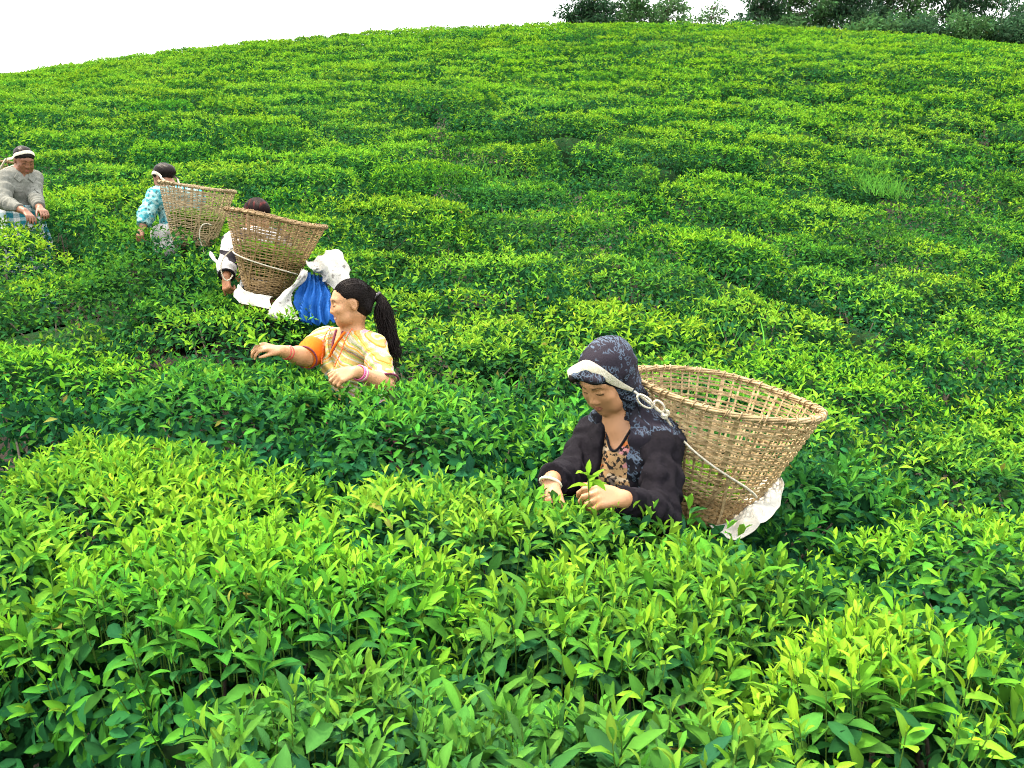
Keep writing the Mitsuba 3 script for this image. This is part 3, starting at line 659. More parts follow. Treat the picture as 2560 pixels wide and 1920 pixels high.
def sprig(key, base, axis, R, n=6, size=1.0, part='leaf', spread=1.0):
    axis = unit(np.asarray(axis, float)); base = np.asarray(base, float)
    for k in range(n):
        ang = math.radians([12, 35, 48, 62, 40, 70, 55, 30][k % 8] * spread); d = cone_dirs(axis[None], np.array([ang]), R); L = size * [.045, .06, .065, .07, .055, .06, .05, .05][k % 8] * R.uniform(.85, 1.15)
        col = tint(lerp(MID, NEW, R.uniform(.4, 1)), R, 1, .12); p = base + axis * size * (.035 - .006 * k)
        v, f, c = leaf_mesh(p[None], d, axis[None] + .2 * Z, [L], [L * .38], [.28], [R.uniform(.05, .4)], col, 0)
        add(key, part, mikit.ply((v[0], f), 'leaf_material', smooth=True, color=c[0]))
    add(key, 'stem', mikit.ply(tube([base - axis * size * .04, base, base + axis * size * .035], .0016, 5), 'shoot_material', smooth=True))
def twisted(pts, r, turns, n):
    """A two-strand cord along a curve."""
    p = spline(pts, n); t = unit(np.gradient(p, axis=0)); a = unit(np.cross(t, [.31, .2, .93])); b = np.cross(t, a); ph = np.linspace(0, turns * 2 * np.pi, n)
    return join([tube(p + r * .5 * (a * np.cos(ph + s)[:, None] + b * np.sin(ph + s)[:, None]), r * .62, 5) for s in (0, math.pi)])
def band(pts, nrm, width, thick, n=40):
    """A woven strap lying on a surface with normals nrm."""
    p = spline(pts, n); m = unit(spline(nrm, n)); t = unit(np.gradient(p, axis=0)); m = unit(m - t * (m * t).sum(1)[:, None]); s = np.cross(t, m)
    w = np.interp(np.linspace(0, 1, n), np.linspace(0, 1, len(width)), width); u = np.linspace(-1, 1, 7)
    o = p[:, None] + s[:, None] * (u[None, :] * w[:, None] / 2)[..., None] + m[:, None] * (thick * (1 - .6 * u ** 2))[None, :, None]
    i = p[:, None] + s[:, None] * (u[None, :] * w[:, None] / 2)[..., None] - m[:, None] * thick * .3
    ring = np.concatenate([o, i[:, ::-1]], 1); k = ring.shape[1]; ii, jj = np.meshgrid(np.arange(n - 1), np.arange(k), indexing='ij')
    q = np.stack([ii * k + jj, (ii + 1) * k + jj, (ii + 1) * k + (jj + 1) % k, ii * k + (jj + 1) % k], -1).reshape(-1, 4)
    return ring.reshape(-1, 3), np.vstack([q[:, [0, 1, 2]], q[:, [0, 2, 3]]])

# ------------------------------------------------------------------ cloth and skin materials
def cloth(color, rough=.9, sheen=.05):
    return {'type': 'twosided', 'bsdf': {'type': 'principled', 'base_color': color if isinstance(color, dict) else mikit.proc(color), 'roughness': rough, 'sheen': sheen, 'specular': .12}}
def knit(p, n, uv): return mikit.mix((.003, .0026, .0042), (.008, .0065, .010), mikit.fbm(p.x * 160, p.y * 160, p.z * 160, 2))
scene['black_knit'] = cloth(knit)
def scarf_print(p, n, uv):
    patch = mikit.smoothstep(.37, .44, mikit.fbm(p.x * 26 + 3, p.y * 26, p.z * 26, 2))
    wx, wz = p.x + .012 * mikit.noise(p.x * 60, p.y * 60, p.z * 60), p.z + .012 * mikit.noise(p.x * 60 + 9, p.y * 60, p.z * 60)
    f, s, w = mikit.voronoi((wx + p.y * .5) * 62, (wz - p.y * .3) * 62); ring = mikit.smoothstep(.11, .05, dr.abs(f - .24 - .1 * w))
    a = mikit.smoothstep(.06, .02, dr.abs(mikit.noise(p.x * 130, p.y * 130, p.z * 60) - .5)) * mikit.smoothstep(.4, .6, w)
    base = mikit.mix((.005, .005, .008), (.017, .014, .021), mikit.smoothstep(.4, .6, mikit.fbm(p.x * 14, p.y * 14, p.z * 14 + 7, 2)))
    return mikit.mix(base, (.060, .084, .120), dr.maximum(ring, a) * patch)
scene['scarf_cloth'] = cloth(scarf_print, .8)
def floral(p, n, uv):
    f, s, w = mikit.voronoi(p.x * 70 + p.y * 40, p.z * 75 + p.y * 20)
    a = mikit.fbm(p.x * 95, p.y * 95, p.z * 95, 3)
    c = mikit.mix((.34, .21, .10), (.42, .125, .035), mikit.smoothstep(.35, .45, w)); c = mikit.mix(c, (.16, .12, .10), mikit.smoothstep(.62, .68, w)); c = mikit.mix(c, (.43, .33, .22), mikit.smoothstep(.82, .86, w))
    c = mikit.mix(c, (.45, .20, .20), mikit.smoothstep(.93, .95, w))
    return mikit.mix(c, (.02, .017, .016), mikit.smoothstep(.53, .60, a))
scene['floral_cloth'] = cloth(floral)
scene['black_trim'] = cloth(rgb((.012, .011, .013)))
def hair_color(p, n, uv): return mikit.mix((.004, .003, .003), (.012, .008, .007), mikit.fbm(p.x * 150, p.y * 150, p.z * 60, 2))
scene['hair_black'] = {'type': 'twosided', 'bsdf': {'type': 'principled', 'base_color': mikit.proc(hair_color), 'roughness': .45, 'specular': .10}}
def film_color(p, n, uv): return mikit.mix((.44, .43, .37), (.64, .63, .57), mikit.fbm(p.x * 18, p.y * 18, p.z * 18, 3))
scene['white_plastic'] = {'type': 'principledthin', 'base_color': mikit.proc(film_color), 'roughness': .35, 'eta': 1.4, 'diff_trans': .5}
def long_skirt(hips, Ft, gz, r=.19):
    def f(P):
        q = P - hips; h = -q[..., 2]; t = np.clip(h / max(hips[2] - gz, .2), 0, 1); a = np.arctan2(q[..., 1], q[..., 0])
        return np.maximum(np.sqrt(q[..., 0] ** 2 + q[..., 1] ** 2) - (.155 + (r - .10) * t + .012 * np.sin(a * 9) * t), np.abs(h - (hips[2] - gz) / 2 + .02) - (hips[2] - gz) / 2 + .06)
    return f
# ------------------------------------------------------------------ the picker in black, nearest of all, with her basket
P1 = thing('person', 'woman in black cardigan and dark printed head scarf looking down at shoots in her hand', 'person')
H = Frame((.278, 2.617, 1.209), 43, 33, 0); HS = .87
Ft = Frame((.370, 2.655, .927), 40, 14)
neck, chest, waist, hips = np.array([.337, 2.650, 1.050]), Ft.at(0, 0, 0), np.array([.405, 2.690, .775]), np.array([.420, 2.705, .66])
lsh, rsh = np.array([.440, 2.540, 1.008]), np.array([.268, 2.770, .995])
lel, lwr, rel, rwr = np.array([.418, 2.375, .855]), np.array([.292, 2.252, .945]), np.array([.183, 2.640, .900]), np.array([.113, 2.434, .945])
B = Solid(); add_trunk(B, neck, chest, waist, hips, Ft, (lsh, rsh), .92, .95)
B.cap(H.at(0, -.022, -.06, HS), neck + Ft.u * .01, .050, .056, .03)
limb(B, lsh, lel, lwr, (.048, .042, .035, .037, .0245)); limb(B, rsh, rel, rwr, (.048, .042, .035, .037, .0245)); add_legs(B, hips, Ft, 0, .95)
add_head(B, H, HS)
curl = [[.55, .9, .5], [.75, 1.0, .6], [.95, 1.05, .6], [1.1, 1.1, .6]]
tip1 = add_hand(B, lwr, (-.86, -.42, .22), (-.10, .70, -.72), (-.4, .3, .9), curl, .92, .06, (.45, .25))
add_hand(B, rwr, (-.30, -.62, -.62), (.55, .25, -.75), (.6, -.5, -.1), [[.5, .6, .3], [.6, .7, .4], [.7, .7, .4], [.75, .7, .4]], .90, .10, (.55, .2))
lo, hi = [.02, 2.10, -.06], [.62, 2.95, 1.38]
V, Fq = surface(B, lo, hi, .0036, [[(.0, .40)], [(2.14, 2.66)], [(.86, 1.36)]], .014)
C = face_color(V, H, HS, (.345, .172, .086), (.25, .088, .058))
red = np.exp(-np.minimum(((V - tip1) ** 2).sum(1), 1) / .0004)
add(P1, None, mikit.ply((V, Fq), 'skin_material', smooth=True, color=C))
# blouse with a scooped neck
Bt = Solid(); add_trunk(Bt, neck, chest, waist, hips, Ft, (lsh, rsh), .92, .95)
def blouse_f(P):
    q = Ft.local(P); x, y, z = q[..., 0], q[..., 1], q[..., 2]
    scoop = np.where(y > 0, .086 + 30 * (x + .005) ** 2, .14)
    w = .0016 * np.sin(z * 160 + 6 * nz(P, 20, 2)) * np.exp(-((z + .09) / .07) ** 2)
    return np.maximum(np.maximum(Bt(P) - .005 + w, z - scoop), -(P[..., 2] - hips[2] + .05))
Vb, Fb = surface(blouse_f, [.18, 2.48, .58], [.60, 2.86, 1.08], .0042)
add(P1, 'blouse', mikit.ply((Vb, Fb), 'floral_cloth', smooth=True))
xs = np.linspace(-.058, .048, 33); tr = Ft.at(0, 0, 0) + xs[:, None] * Ft.l + .20 * Ft.f + (.086 + 30 * (xs + .005) ** 2)[:, None] * Ft.u
tr = down_surface(lambda P: Bt(P) - .006, tr, -Ft.f[None]); tr = tr[Ft.local(tr)[:, 1] > .02]
add(P1, 'neckline', mikit.ply(tube(tr, .0042, 6), 'black_trim', smooth=True))
# cardigan
Kt = Solid(); add_trunk(Kt, neck - Z * .02, chest, waist, hips, Ft, (lsh, rsh), 1.0, 1.0)
Ks = Solid(); limb(Ks, lsh - Z * .006, lel, lerp(lel, lwr, .93), (.059, .055, .050, .051, .038)); limb(Ks, rsh - Z * .006, rel, lerp(rel, rwr, .93), (.066, .060, .053, .054, .039))
Ks.items[-4] = Ks.items[-4]
def folds(P, a, b, amp, f):
    d = unit(b - a); t = (P - a) @ d
    return amp * np.sin(t * f + 5 * nz(P, 14, 4) + 3 * nz(P, 30, 5))
def cardigan_f(P):
    q = Ft.local(P); x, y, z = q[..., 0], q[..., 1], q[..., 2]
    open_ = np.maximum(np.abs(x - .006) - (.060 - .05 * z), -y)
    t = smax(Kt(P) - .014 + .010 * nz(P, 17, 1) + .006 * nz(P, 42, 7), -open_, .008)
    s = Ks(P) + folds(P, lel, lwr, .0045, 150) + folds(P, rsh, rel, .003, 120) + .009 * nz(P, 20, 3)
    for e, w in ((lel, lwr), (rel, rwr)):
        d = unit(w - e); L = np.linalg.norm(w - e); k = (P - e) @ d
        near = ((P - lerp(e, w, .93)) ** 2).sum(-1) < .007
        s = np.where(near, np.maximum(s - .0035 * ss(.80, .86, k / L), k - L * .955), s)
    return np.maximum(smin(t, s, .02), -(P[..., 2] - .60))
Vc, Fc = surface(cardigan_f, [.06, 2.18, .58], [.66, 2.94, 1.10], .0044)
add(P1, 'cardigan', mikit.ply((Vc, Fc), 'black_knit', smooth=True))
# hair under the scarf
Hr = Solid().ell(H.at(0, -.006, .040, HS), np.array([.078, .088, .076]) * HS, H.M).ell(H.at(-.062, .062, .050, HS), np.array([.024, .034, .020]) * HS, H.M, .02)
def hair_f(P):
    q = H.local(P, HS); return np.maximum(Hr(P) + .0015 * np.sin(q[..., 0] * 420 + 5 * nz(P, 40, 2)), np.maximum(q[..., 1] - .10, .050 + 4.0 * (q[..., 0] + .01) ** 2 * -1 - q[..., 2]))
Vh, Fh = surface(hair_f, H.c - .15, H.c + .15, .0038)
add(P1, 'hair', mikit.ply((Vh, Fh), 'hair_black', smooth=True))
# head scarf: hood, sides and ends over shoulder and chest
Sc = Solid().ell(H.at(0, -.016, .042, HS), np.array([.083, .098, .084]) * HS, H.M).ell(H.at(0, -.074, .050, HS), np.array([.058, .055, .052]) * HS, H.M, .04)
Sc.cap(H.at(0, -.040, -.01, HS), neck + Ft.at(0, -.03, .06) - Ft.c, .074, .074, .05)
Sc.cap(H.at(-.052, .080, .060, HS), H.at(.050, .080, .058, HS), .008, .010, .025); Sc.cap(H.at(-.072, .055, .055, HS), H.at(-.078, .030, -.03, HS), .017, .014, .02)
Se = Solid()
for q, sh, down in ((1, lsh, 1.0), (-1, rsh, .1)):
    a = neck + Ft.l * q * .05 + Z * .035; Se.cap(a, lerp(neck, sh, .86) + Z * .022, .046, .046, .04)
    p = [H.at(q * .074, .016, -.06, HS), Ft.at(q * .076, .060, .125), Ft.at(q * .084, .092, .05), Ft.at(q * .092, .100, -.06 * down), Ft.at(q * .098, .090, -.15 * down)]
    [Se.cap(a_, b_, ra_, rb_, .03, (Ft.f, 1.6)) for a_, b_, ra_, rb_ in zip(p[:-1], p[1:], (.028, .036, .034, .030), (.036, .034, .030, .022))] if q > 0 else None
Se.cap(neck - Ft.f * .05 + Z * .03, lsh - Ft.f * .05 + Z * .01, .06, .05, .04)
def scarf_f(P):
    q = H.local(P, HS); x, y, z = q[..., 0], q[..., 1], q[..., 2]
    edge = np.clip(.065 + .20 * x, .056, .078) + .36 * z + .30 * np.maximum(z - .03, 0); hole = np.maximum(edge - y, np.abs(x) - (.082 + .1 * np.minimum(z, 0)))
    hood = np.maximum(Sc(P), -hole); chin = np.maximum(np.maximum(.0 - y, np.abs(x) - .060), z + .03)
    t = Ft.local(P); throat = np.maximum(np.maximum(-t[..., 1] + .01, np.abs(t[..., 0]) - .055 + .02 * 0), -t[..., 2] - .2)
    s = smin(smax(hood, -chin, .01), np.maximum(Se(P), -throat), .025)
    fold = .0035 * np.sin(q[..., 1] * 95 - q[..., 2] * 40 + 6 * nz(P, 16, 8)) * ss(.0, -.05, z + y * .5) + .004 * nz(P, 28, 9)
    return s + fold
Vs, Fs = surface(scarf_f, [.08, 2.40, .76], [.56, 2.88, 1.40], .0040)
add(P1, 'head_scarf', mikit.ply((Vs, Fs), 'scarf_cloth', smooth=True))
# bangle on the right wrist
d = unit(np.array([-.30, -.62, -.62])); a = unit(np.cross(d, Z)); b = np.cross(d, a); t = np.linspace(0, 2 * np.pi, 28, endpoint=False)
scene['pale_bangle'] = {'type': 'principled', 'base_color': rgb((.62, .58, .43)), 'roughness': .35}
add(P1, 'bangle', mikit.ply(tube(rwr + d * .012 + .029 * (np.cos(t)[:, None] * a * 1.05 + np.sin(t)[:, None] * b), .0045, 8, True), 'pale_bangle', smooth=True))
gz = float(ground(hips[0], hips[1])); Vk, Fk = surface(long_skirt(hips, Ft, gz), [hips[0] - .3, hips[1] - .3, gz - .02], [hips[0] + .3, hips[1] + .3, hips[2] + .06], .012)
add(P1, 'skirt', mikit.ply((Vk, Fk), 'black_trim', smooth=True))
# shoots in her left hand
k = thing('tea_sprig', 'small bunch of fresh tea leaves pinched in the hand of the woman in black', 'tea sprig')
sprig(k, (.196, 2.185, .995), (-.05, -.15, 1.0), rng(5), 8, 1.05, spread=1.15)
# her basket
K1 = thing('tea_basket', 'large open bamboo basket carried empty by the woman in black, its mouth tilted up', 'basket')
bk = Basket(K1, (.602, 2.780, .722), (.672, 2.758, 1.138), .120, .296, 'bamboo_pale', 3, 50, .0094, .30, .05, 'bamboo_brown')  # low weavers browner: partly weathering, partly occlusion put into the colour
Hd = lambda P: scarf_f(P)
loc = [(0, .055, .100), (.030, .055, .088), (.060, .046, .052), (.086, .030, .0), (.100, .002, -.036)]
pts = np.array([H.at(*q, HS) for q in loc]); pts = np.vstack([[H.at(-q[0], q[1], q[2], HS) for q in loc[:0:-1]], pts])
out = np.array([unit(p - H.at(0, -.03, .02, HS)) for p in pts]); srf = down_surface(Hd, pts + out * .03, -out) + out * .002
add(K1, 'head_strap', mikit.ply(band(srf, out, [.012, .020, .027, .029, .030, .029, .027, .020, .012], .0016, 60), 'rope_material', smooth=True))
end = srf[-1] + out[-1] * .006
e2 = end + [.085, .0, -.066]; rp = spline([end, end + [.040, -.003, -.030], e2, *[lerp(e2, np.array([.735, 2.62, .842]), q) for q in (.2, .4, .6, .8, 1)]], 60); rp = np.vstack([rp[:14], bk.outside(rp[14:], .008)])
add(K1, 'rope', mikit.ply(twisted(rp, .0042, 60, 240), 'rope_material', smooth=True))
c0 = end + np.array([.042, -.012, -.032]); t = np.linspace(0, 2 * np.pi, 14)
lp = lambda c, a, b, r1, r2: np.array([c + r1 * np.cos(q) * np.asarray(a) + r2 * np.sin(q) * np.asarray(b) + .004 * np.sin(2 * q) * np.array([0, -1, 0]) for q in t])
add(K1, 'knot', mikit.ply(join([twisted(lp(c0 + [-.012, 0, .004], (.8, 0, -.6), (.5, -.1, .8), .028, .014), .0036, 16, 60), twisted(lp(c0 + [.030, -.002, -.010], (.7, 0, -.7), (.6, -.1, .7), .020, .013), .0036, 14, 60),
    twisted(lp(c0 + [.046, 0, -.036], (.2, -.6, -.7), (.7, .3, .3), .011, .009), .0045, 8, 40), twisted(lp(c0 + [.050, -.004, -.030], (.9, -.3, .1), (0, .4, .7), .009, .010), .0045, 8, 40)]), 'rope_material', smooth=True))
# ------------------------------------------------------------------ the laughing picker with the ponytail
P2 = thing('person', 'laughing woman with long black ponytail in striped yellow blouse reaching over the bushes', 'person')
H = Frame((-.731, 4.004, 1.318), 70, 8, 0); HS = .91
Ft = Frame((-.743, 4.045, 1.050), 41, 6)
neck, chest, waist, hips = np.array([-.733, 4.035, 1.178]), Ft.at(0, 0, 0), np.array([-.725, 4.06, .90]), np.array([-.72, 4.065, .79])
lsh, rsh = np.array([-.618, 3.940, 1.126]), np.array([-.880, 4.160, 1.128])
lel, lwr, rel, rwr = np.array([-.548, 3.790, .975]), np.array([-.648, 3.645, 1.060]), np.array([-.935, 3.975, 1.070]), np.array([-1.008, 3.830, 1.122])
B = Solid(); add_trunk(B, neck, chest, waist, hips, Ft, (lsh, rsh), .95, .95); B.cap(H.at(0, -.025, -.06, HS), neck, .044, .050, .03)
limb(B, lsh, lel, lwr, (.047, .043, .036, .039, .025)); limb(B, rsh, rel, rwr, (.047, .043, .037, .040, .025)); add_legs(B, hips, Ft, 0, .95)
add_head(B, H, HS, 1.0)
curl = [[.7, 1.0, .6], [.8, 1.1, .6], [.9, 1.1, .6], [1.0, 1.1, .6]]
add_hand(B, lwr, (-.78, -.52, -.16), (-.35, .55, -.75), (-.3, -.2, .9), curl, .95, .06, (.45, .3))
add_hand(B, rwr, (-.70, -.55, .30), (-.5, .1, -.85), (.3, -.7, .4), [[.5, .8, .5]] * 4, .92, .06, (.4, .3))
V, Fq = surface(B, [-1.20, 3.50, .04], [-.40, 4.35, 1.46], .0047, [[(-1.12, -.46)], [(3.52, 4.12)], [(.93, 1.44)]], .018)
C = face_color(V, H, HS, (.385, .195, .095), (.30, .11, .08), 1.0)
add(P2, None, mikit.ply((V, Fq), 'skin_material', smooth=True, color=C))
Ft2 = Ft
def striped(p, n, uv):
    x = (p.x - float(Ft2.c[0])) * float(Ft2.l[0]) + (p.y - float(Ft2.c[1])) * float(Ft2.l[1]); z = p.z + .55 * dr.abs(x) + .012 * mikit.noise(p.x * 30, p.y * 30, p.z * 30)
    i = dr.floor(z * 175); w = mikit.cell_rand(i, 3); br = mikit.noise(x * 60, i * 3.7)
    c = mikit.mix((.40, .27, .085), (.38, .36, .26), mikit.smoothstep(.3, .36, w)); c = mikit.mix(c, (.23, .33, .08), mikit.smoothstep(.52, .56, w) * mikit.smoothstep(.35, .5, br)); c = mikit.mix(c, (.38, .25, .30), mikit.smoothstep(.70, .74, w) * mikit.smoothstep(.4, .55, br))
    c = mikit.mix(c, (.55, .19, .03), mikit.smoothstep(.86, .89, w)); return mikit.mix(c, (.24, .10, .20), mikit.smoothstep(.95, .96, w) * mikit.smoothstep(.45, .6, br))

scene['striped_cloth'] = cloth(striped); scene['orange_cloth'] = cloth(lambda p, n, uv: mikit.mix((.48, .085, .006), (.56, .13, .009), mikit.fbm(p.x * 30, p.y * 30, p.z * 30, 2)))
scene['maroon_trim'] = cloth(rgb((.13, .035, .055)))
Kt = Solid(); add_trunk(Kt, neck - Z * .02, chest, waist, hips, Ft, (lsh, rsh), 1.0, 1.0)
Ks = Solid(); limb(Ks, lsh, lerp(lsh, lel, .96), lerp(lel, lwr, .12), (.054, .055, .052, .050, .047)); limb(Ks, rsh, lerp(rsh, rel, .55), lerp(rsh, rel, .92), (.060, .062, .062, .062, .064))
def shirt2(P):
    q = Ft.local(P); x, y, z = q[..., 0], q[..., 1], q[..., 2]
    vee = np.where(y > 0, .035 + 1.9 * np.abs(x + .008), .145)
    t = np.maximum(Kt(P) - .009 + .010 * nz(P, 15, 1) + .0035 * np.sin(z * 90 + x * 60 + 6 * nz(P, 11, 4)), z - vee)
    s = Ks(P) + .005 * nz(P, 22, 3) + .003 * np.sin(((P - lsh) @ unit(lel - lsh)) * 130 + 6 * nz(P, 12, 5))
    k1, k2 = (P - lsh) @ unit(lel - lsh), (P - rsh) @ unit(rel - rsh); L1, L2 = np.linalg.norm(lel - lsh), np.linalg.norm(rel - rsh)
    s = np.maximum(s, np.where(((P - lel) ** 2).sum(-1) < .012, k1 - L1 * .93, -1)); s = np.maximum(s, np.where(((P - rel) ** 2).sum(-1) < .02, k2 - L2 * .53, -1))
    return np.maximum(smin(t, s, .022), -(P[..., 2] - .80))
Vb, Fb = surface(shirt2, [-1.02, 3.72, .78], [-.42, 4.34, 1.24], .0058)
add(P2, 'blouse', mikit.ply((Vb, Fb), 'striped_cloth', smooth=True))
Ko = Solid(); limb(Ko, rsh, lerp(rsh, rel, .6), lerp(rsh, rel, 1.0), (.052, .056, .058, .058, .056))
def cuff2(P):
    k = (P - rsh) @ unit(rel - rsh); L = np.linalg.norm(rel - rsh); return np.maximum(np.maximum(Ko(P) + .004 * nz(P, 25, 3), L * .52 - k), k - L * 1.0)
Vb, Fb = surface(cuff2, rel - .16, rel + .18, .0050); add(P2, 'sleeve_cuff', mikit.ply((Vb, Fb), 'orange_cloth', smooth=True), 'plain orange sleeve end')
def ring_on(a, b, q, r, tr, mat, name, parent, tilt=0.0):
    d = unit(b - a); u = unit(np.cross(d, [.2, .1, .97])); w = np.cross(d, u); t = np.linspace(0, 2 * np.pi, 26, endpoint=False); c = lerp(a, b, q)
    add(parent, name, mikit.ply(tube(c + r * (np.cos(t)[:, None] * u + np.sin(t)[:, None] * w) + (np.cos(t) * tilt)[:, None] * d, tr, 6, True), mat, smooth=True))
scene['red_bangle'] = {'type': 'principled', 'base_color': rgb((.40, .03, .03)), 'roughness': .3}; scene['pink_bangle'] = {'type': 'principled', 'base_color': rgb((.55, .10, .24)), 'roughness': .3}
ring_on(rel, rwr, .72, .031, .0035, 'red_bangle', 'bangle', P2, .004); ring_on(rel, rwr, .78, .030, .003, 'red_bangle', 'bangle', P2, -.003); ring_on(rsh, rel, 1.0, .056, .004, 'maroon_trim', 'sleeve_trim', P2)
for q in (.82, .855, .89, .925): ring_on(lel, lwr, q, .0315, .0036, 'pink_bangle' if q != .855 else 'pale_bangle', 'bangle', P2, .003)
ring_on(lsh, lel, .93, .0615, .005, 'maroon_trim', 'sleeve_trim', P2)
S2 = lambda P: shirt2(P)
for q in (1, -1):                                                               # edges of the collar opening
    zs = np.linspace(.037, .145, 14); xx = q * (zs - .035) / 1.9 - .008
    p = down_surface(lambda P: Kt(P) - .018, Ft.c + xx[:, None] * Ft.l + .22 * Ft.f + zs[:, None] * Ft.u, -Ft.f[None]); add(P2, 'neckline', mikit.ply(tube(p, .0055, 6), 'orange_cloth' if q > 0 else 'striped_cloth', smooth=True))
    p = down_surface(lambda P: B(P) - .003, Ft.c + (xx * .55)[:, None] * Ft.l + .22 * Ft.f + zs[:, None] * Ft.u, -Ft.f[None]); add(P2, 'undershirt_edge', mikit.ply(tube(p, .006, 6), 'maroon_trim', smooth=True))
zs = np.linspace(0, 1, 26); scene['bead_red'] = {'type': 'principled', 'base_color': rgb((.62, .10, .02)), 'roughness': .3}
for q in (1, -1):
    zz = .155 - .15 * zs; xx = q * (.075 - .028 * zs ** 2); p = down_surface(lambda P: Kt(P) - .022, Ft.c + xx[:, None] * Ft.l + .22 * Ft.f + zz[:, None] * Ft.u, -Ft.f[None]); bd = trimesh.creation.icosphere(subdivisions=1, radius=.0037)
    add(P2, 'necklace', mikit.ply(join([(bd.vertices + c, bd.faces) for c in p]), 'bead_red', smooth=True))
# hair drawn back into a ponytail
Hr = Solid().ell(H.at(0, -.018, .036, HS), np.array([.0795, .0935, .0800]) * HS, H.M).ell(H.at(0, -.055, -.03, HS), np.array([.062, .050, .055]) * HS, H.M, .03).ell(H.at(0, -.108, .015, HS), np.array([.030, .030, .032]) * HS, H.M, .03)
def hair2(P):
    q = H.local(P, HS); x, y, z = np.abs(q[..., 0]), q[..., 1], q[..., 2]
    line = np.where(z > .0, np.minimum(.014 + 1.15 * z, .10), .014 + .5 * z); ear = (.034 - np.sqrt((y - .002) ** 2 + ((z + .010) * .95) ** 2)) * (x > .045) - 9 * (x <= .045)
    g = .0005 * np.sin(np.arctan2(z - .02, y + .11) * 120 + 5 * nz(P, 30, 2)) + .0012 * nz(P, 16, 6)
    return np.maximum(np.maximum(np.maximum(Hr(P) + g, y - line), ear), -(z + .085))
Vh, Fh = surface(hair2, H.c - .19, H.c + .19, .0038); add(P2, 'hair', mikit.ply((Vh, Fh), 'hair_black', smooth=True))
R = rng(78); strands = []
for i in range(900):                                                            # strands combed back over the head
    k_ = R.random(); sd = R.choice([-1, 1]); hl = spline([(0, .094, .074), (.040, .078, .062), (.066, .052, .036), (.080, .012, .030), (.082, -.028, -.012), (.066, -.066, -.060), (.015, -.092, -.078)], 40)[int(k_ * 39.9)]
    en = np.array([R.normal(0, .008), -.125, .016 + R.normal(0, .006)]); st = lerp(hl, en, R.uniform(0, .35) ** 1.5) * [sd, 1, 1]; m_ = (st + en) / 2; m_ = m_ + unit(m_ - np.array([0, -.02, .02])) * .04
    strands.append(spline([H.at(*st, HS), H.at(*m_, HS), H.at(*en, HS)], 14))
Q = np.vstack(strands); o = unit(Q - H.at(0, -.02, .02, HS)); Q = down_surface(hair2, Q + o * .02, -o, 24, .004) + o * .0003; strands = [tube(p, np.linspace(.0008, .0006, 14), 3) for p in Q.reshape(-1, 14, 3) if np.linalg.norm(np.diff(p, axis=0), axis=1).max() < .05]
add(P2, 'hair_strands', mikit.ply(join(strands), 'hair_black', smooth=True), kind='stuff')
R = rng(77); root = H.at(0, -.128, .016, HS); core = Solid().chain([root, root + np.array([.035, -.004, -.035]), root + np.array([.050, -.020, -.12]), root + np.array([.066, -.045, -.19]), root + np.array([.080, -.055, -.25])], [.014, .018, .017, .012, .005]); Vh, Fh = surface(core, root + [-.06, -.12, -.30], root + [.14, .06, .05], .007); tails = [(Vh, np.vstack([Fh[:, [0, 1, 2]], Fh[:, [0, 2, 3]]]))]
for i in range(460):
    o = R.normal(0, 1, 3); o /= max(np.linalg.norm(o), 1); w = R.uniform(.65, 1.12); j = R.normal(0, .006, (2, 3))
    p = spline([root + o * .012, root + np.array([.035, -.004, -.035]) + o * .024, root + np.array([.050, -.020, -.12]) * w + o * .034 + j[0], root + np.array([.068, -.045, -.20]) * w + o * .036 + j[1], root + np.array([.088, -.055, -.275]) * w + o * .040], 12)
    tails.append(tube(p, np.linspace(.0022, .0009, 12), 3))
add(P2, 'ponytail', mikit.ply(join(tails), 'hair_black', smooth=True))
t = np.linspace(0, 2 * np.pi, 24, endpoint=False); scene['hair_tie'] = {'type': 'principled', 'base_color': rgb((.05, .045, .05)), 'roughness': .25, 'metallic': .4}
dd = unit(np.array([.035, -.004, -.03])); u = unit(np.cross(dd, Z)); w = np.cross(dd, u); add(P2, 'hair_tie', mikit.ply(tube(root + dd * .012 + (np.cos(t)[:, None] * u + np.sin(t)[:, None] * w) * .021, .007 + .0025 * np.sin(t * 8), 7, True), 'hair_tie', smooth=True))
gz = float(ground(hips[0], hips[1])); Vk, Fk = surface(long_skirt(hips, Ft, gz), [hips[0] - .3, hips[1] - .3, gz - .02], [hips[0] + .3, hips[1] + .3, hips[2] + .06], .014)
add(P2, 'skirt', mikit.ply((Vk, Fk), 'maroon_trim', smooth=True))
k = thing('tea_sprig', 'bunch of plucked tea shoots held in the outstretched hand of the laughing woman', 'tea sprig')
sprig(k, rwr + np.array([-.078, -.05, .035]), (-.5, -.2, .8), rng(6), 8, 1.1)
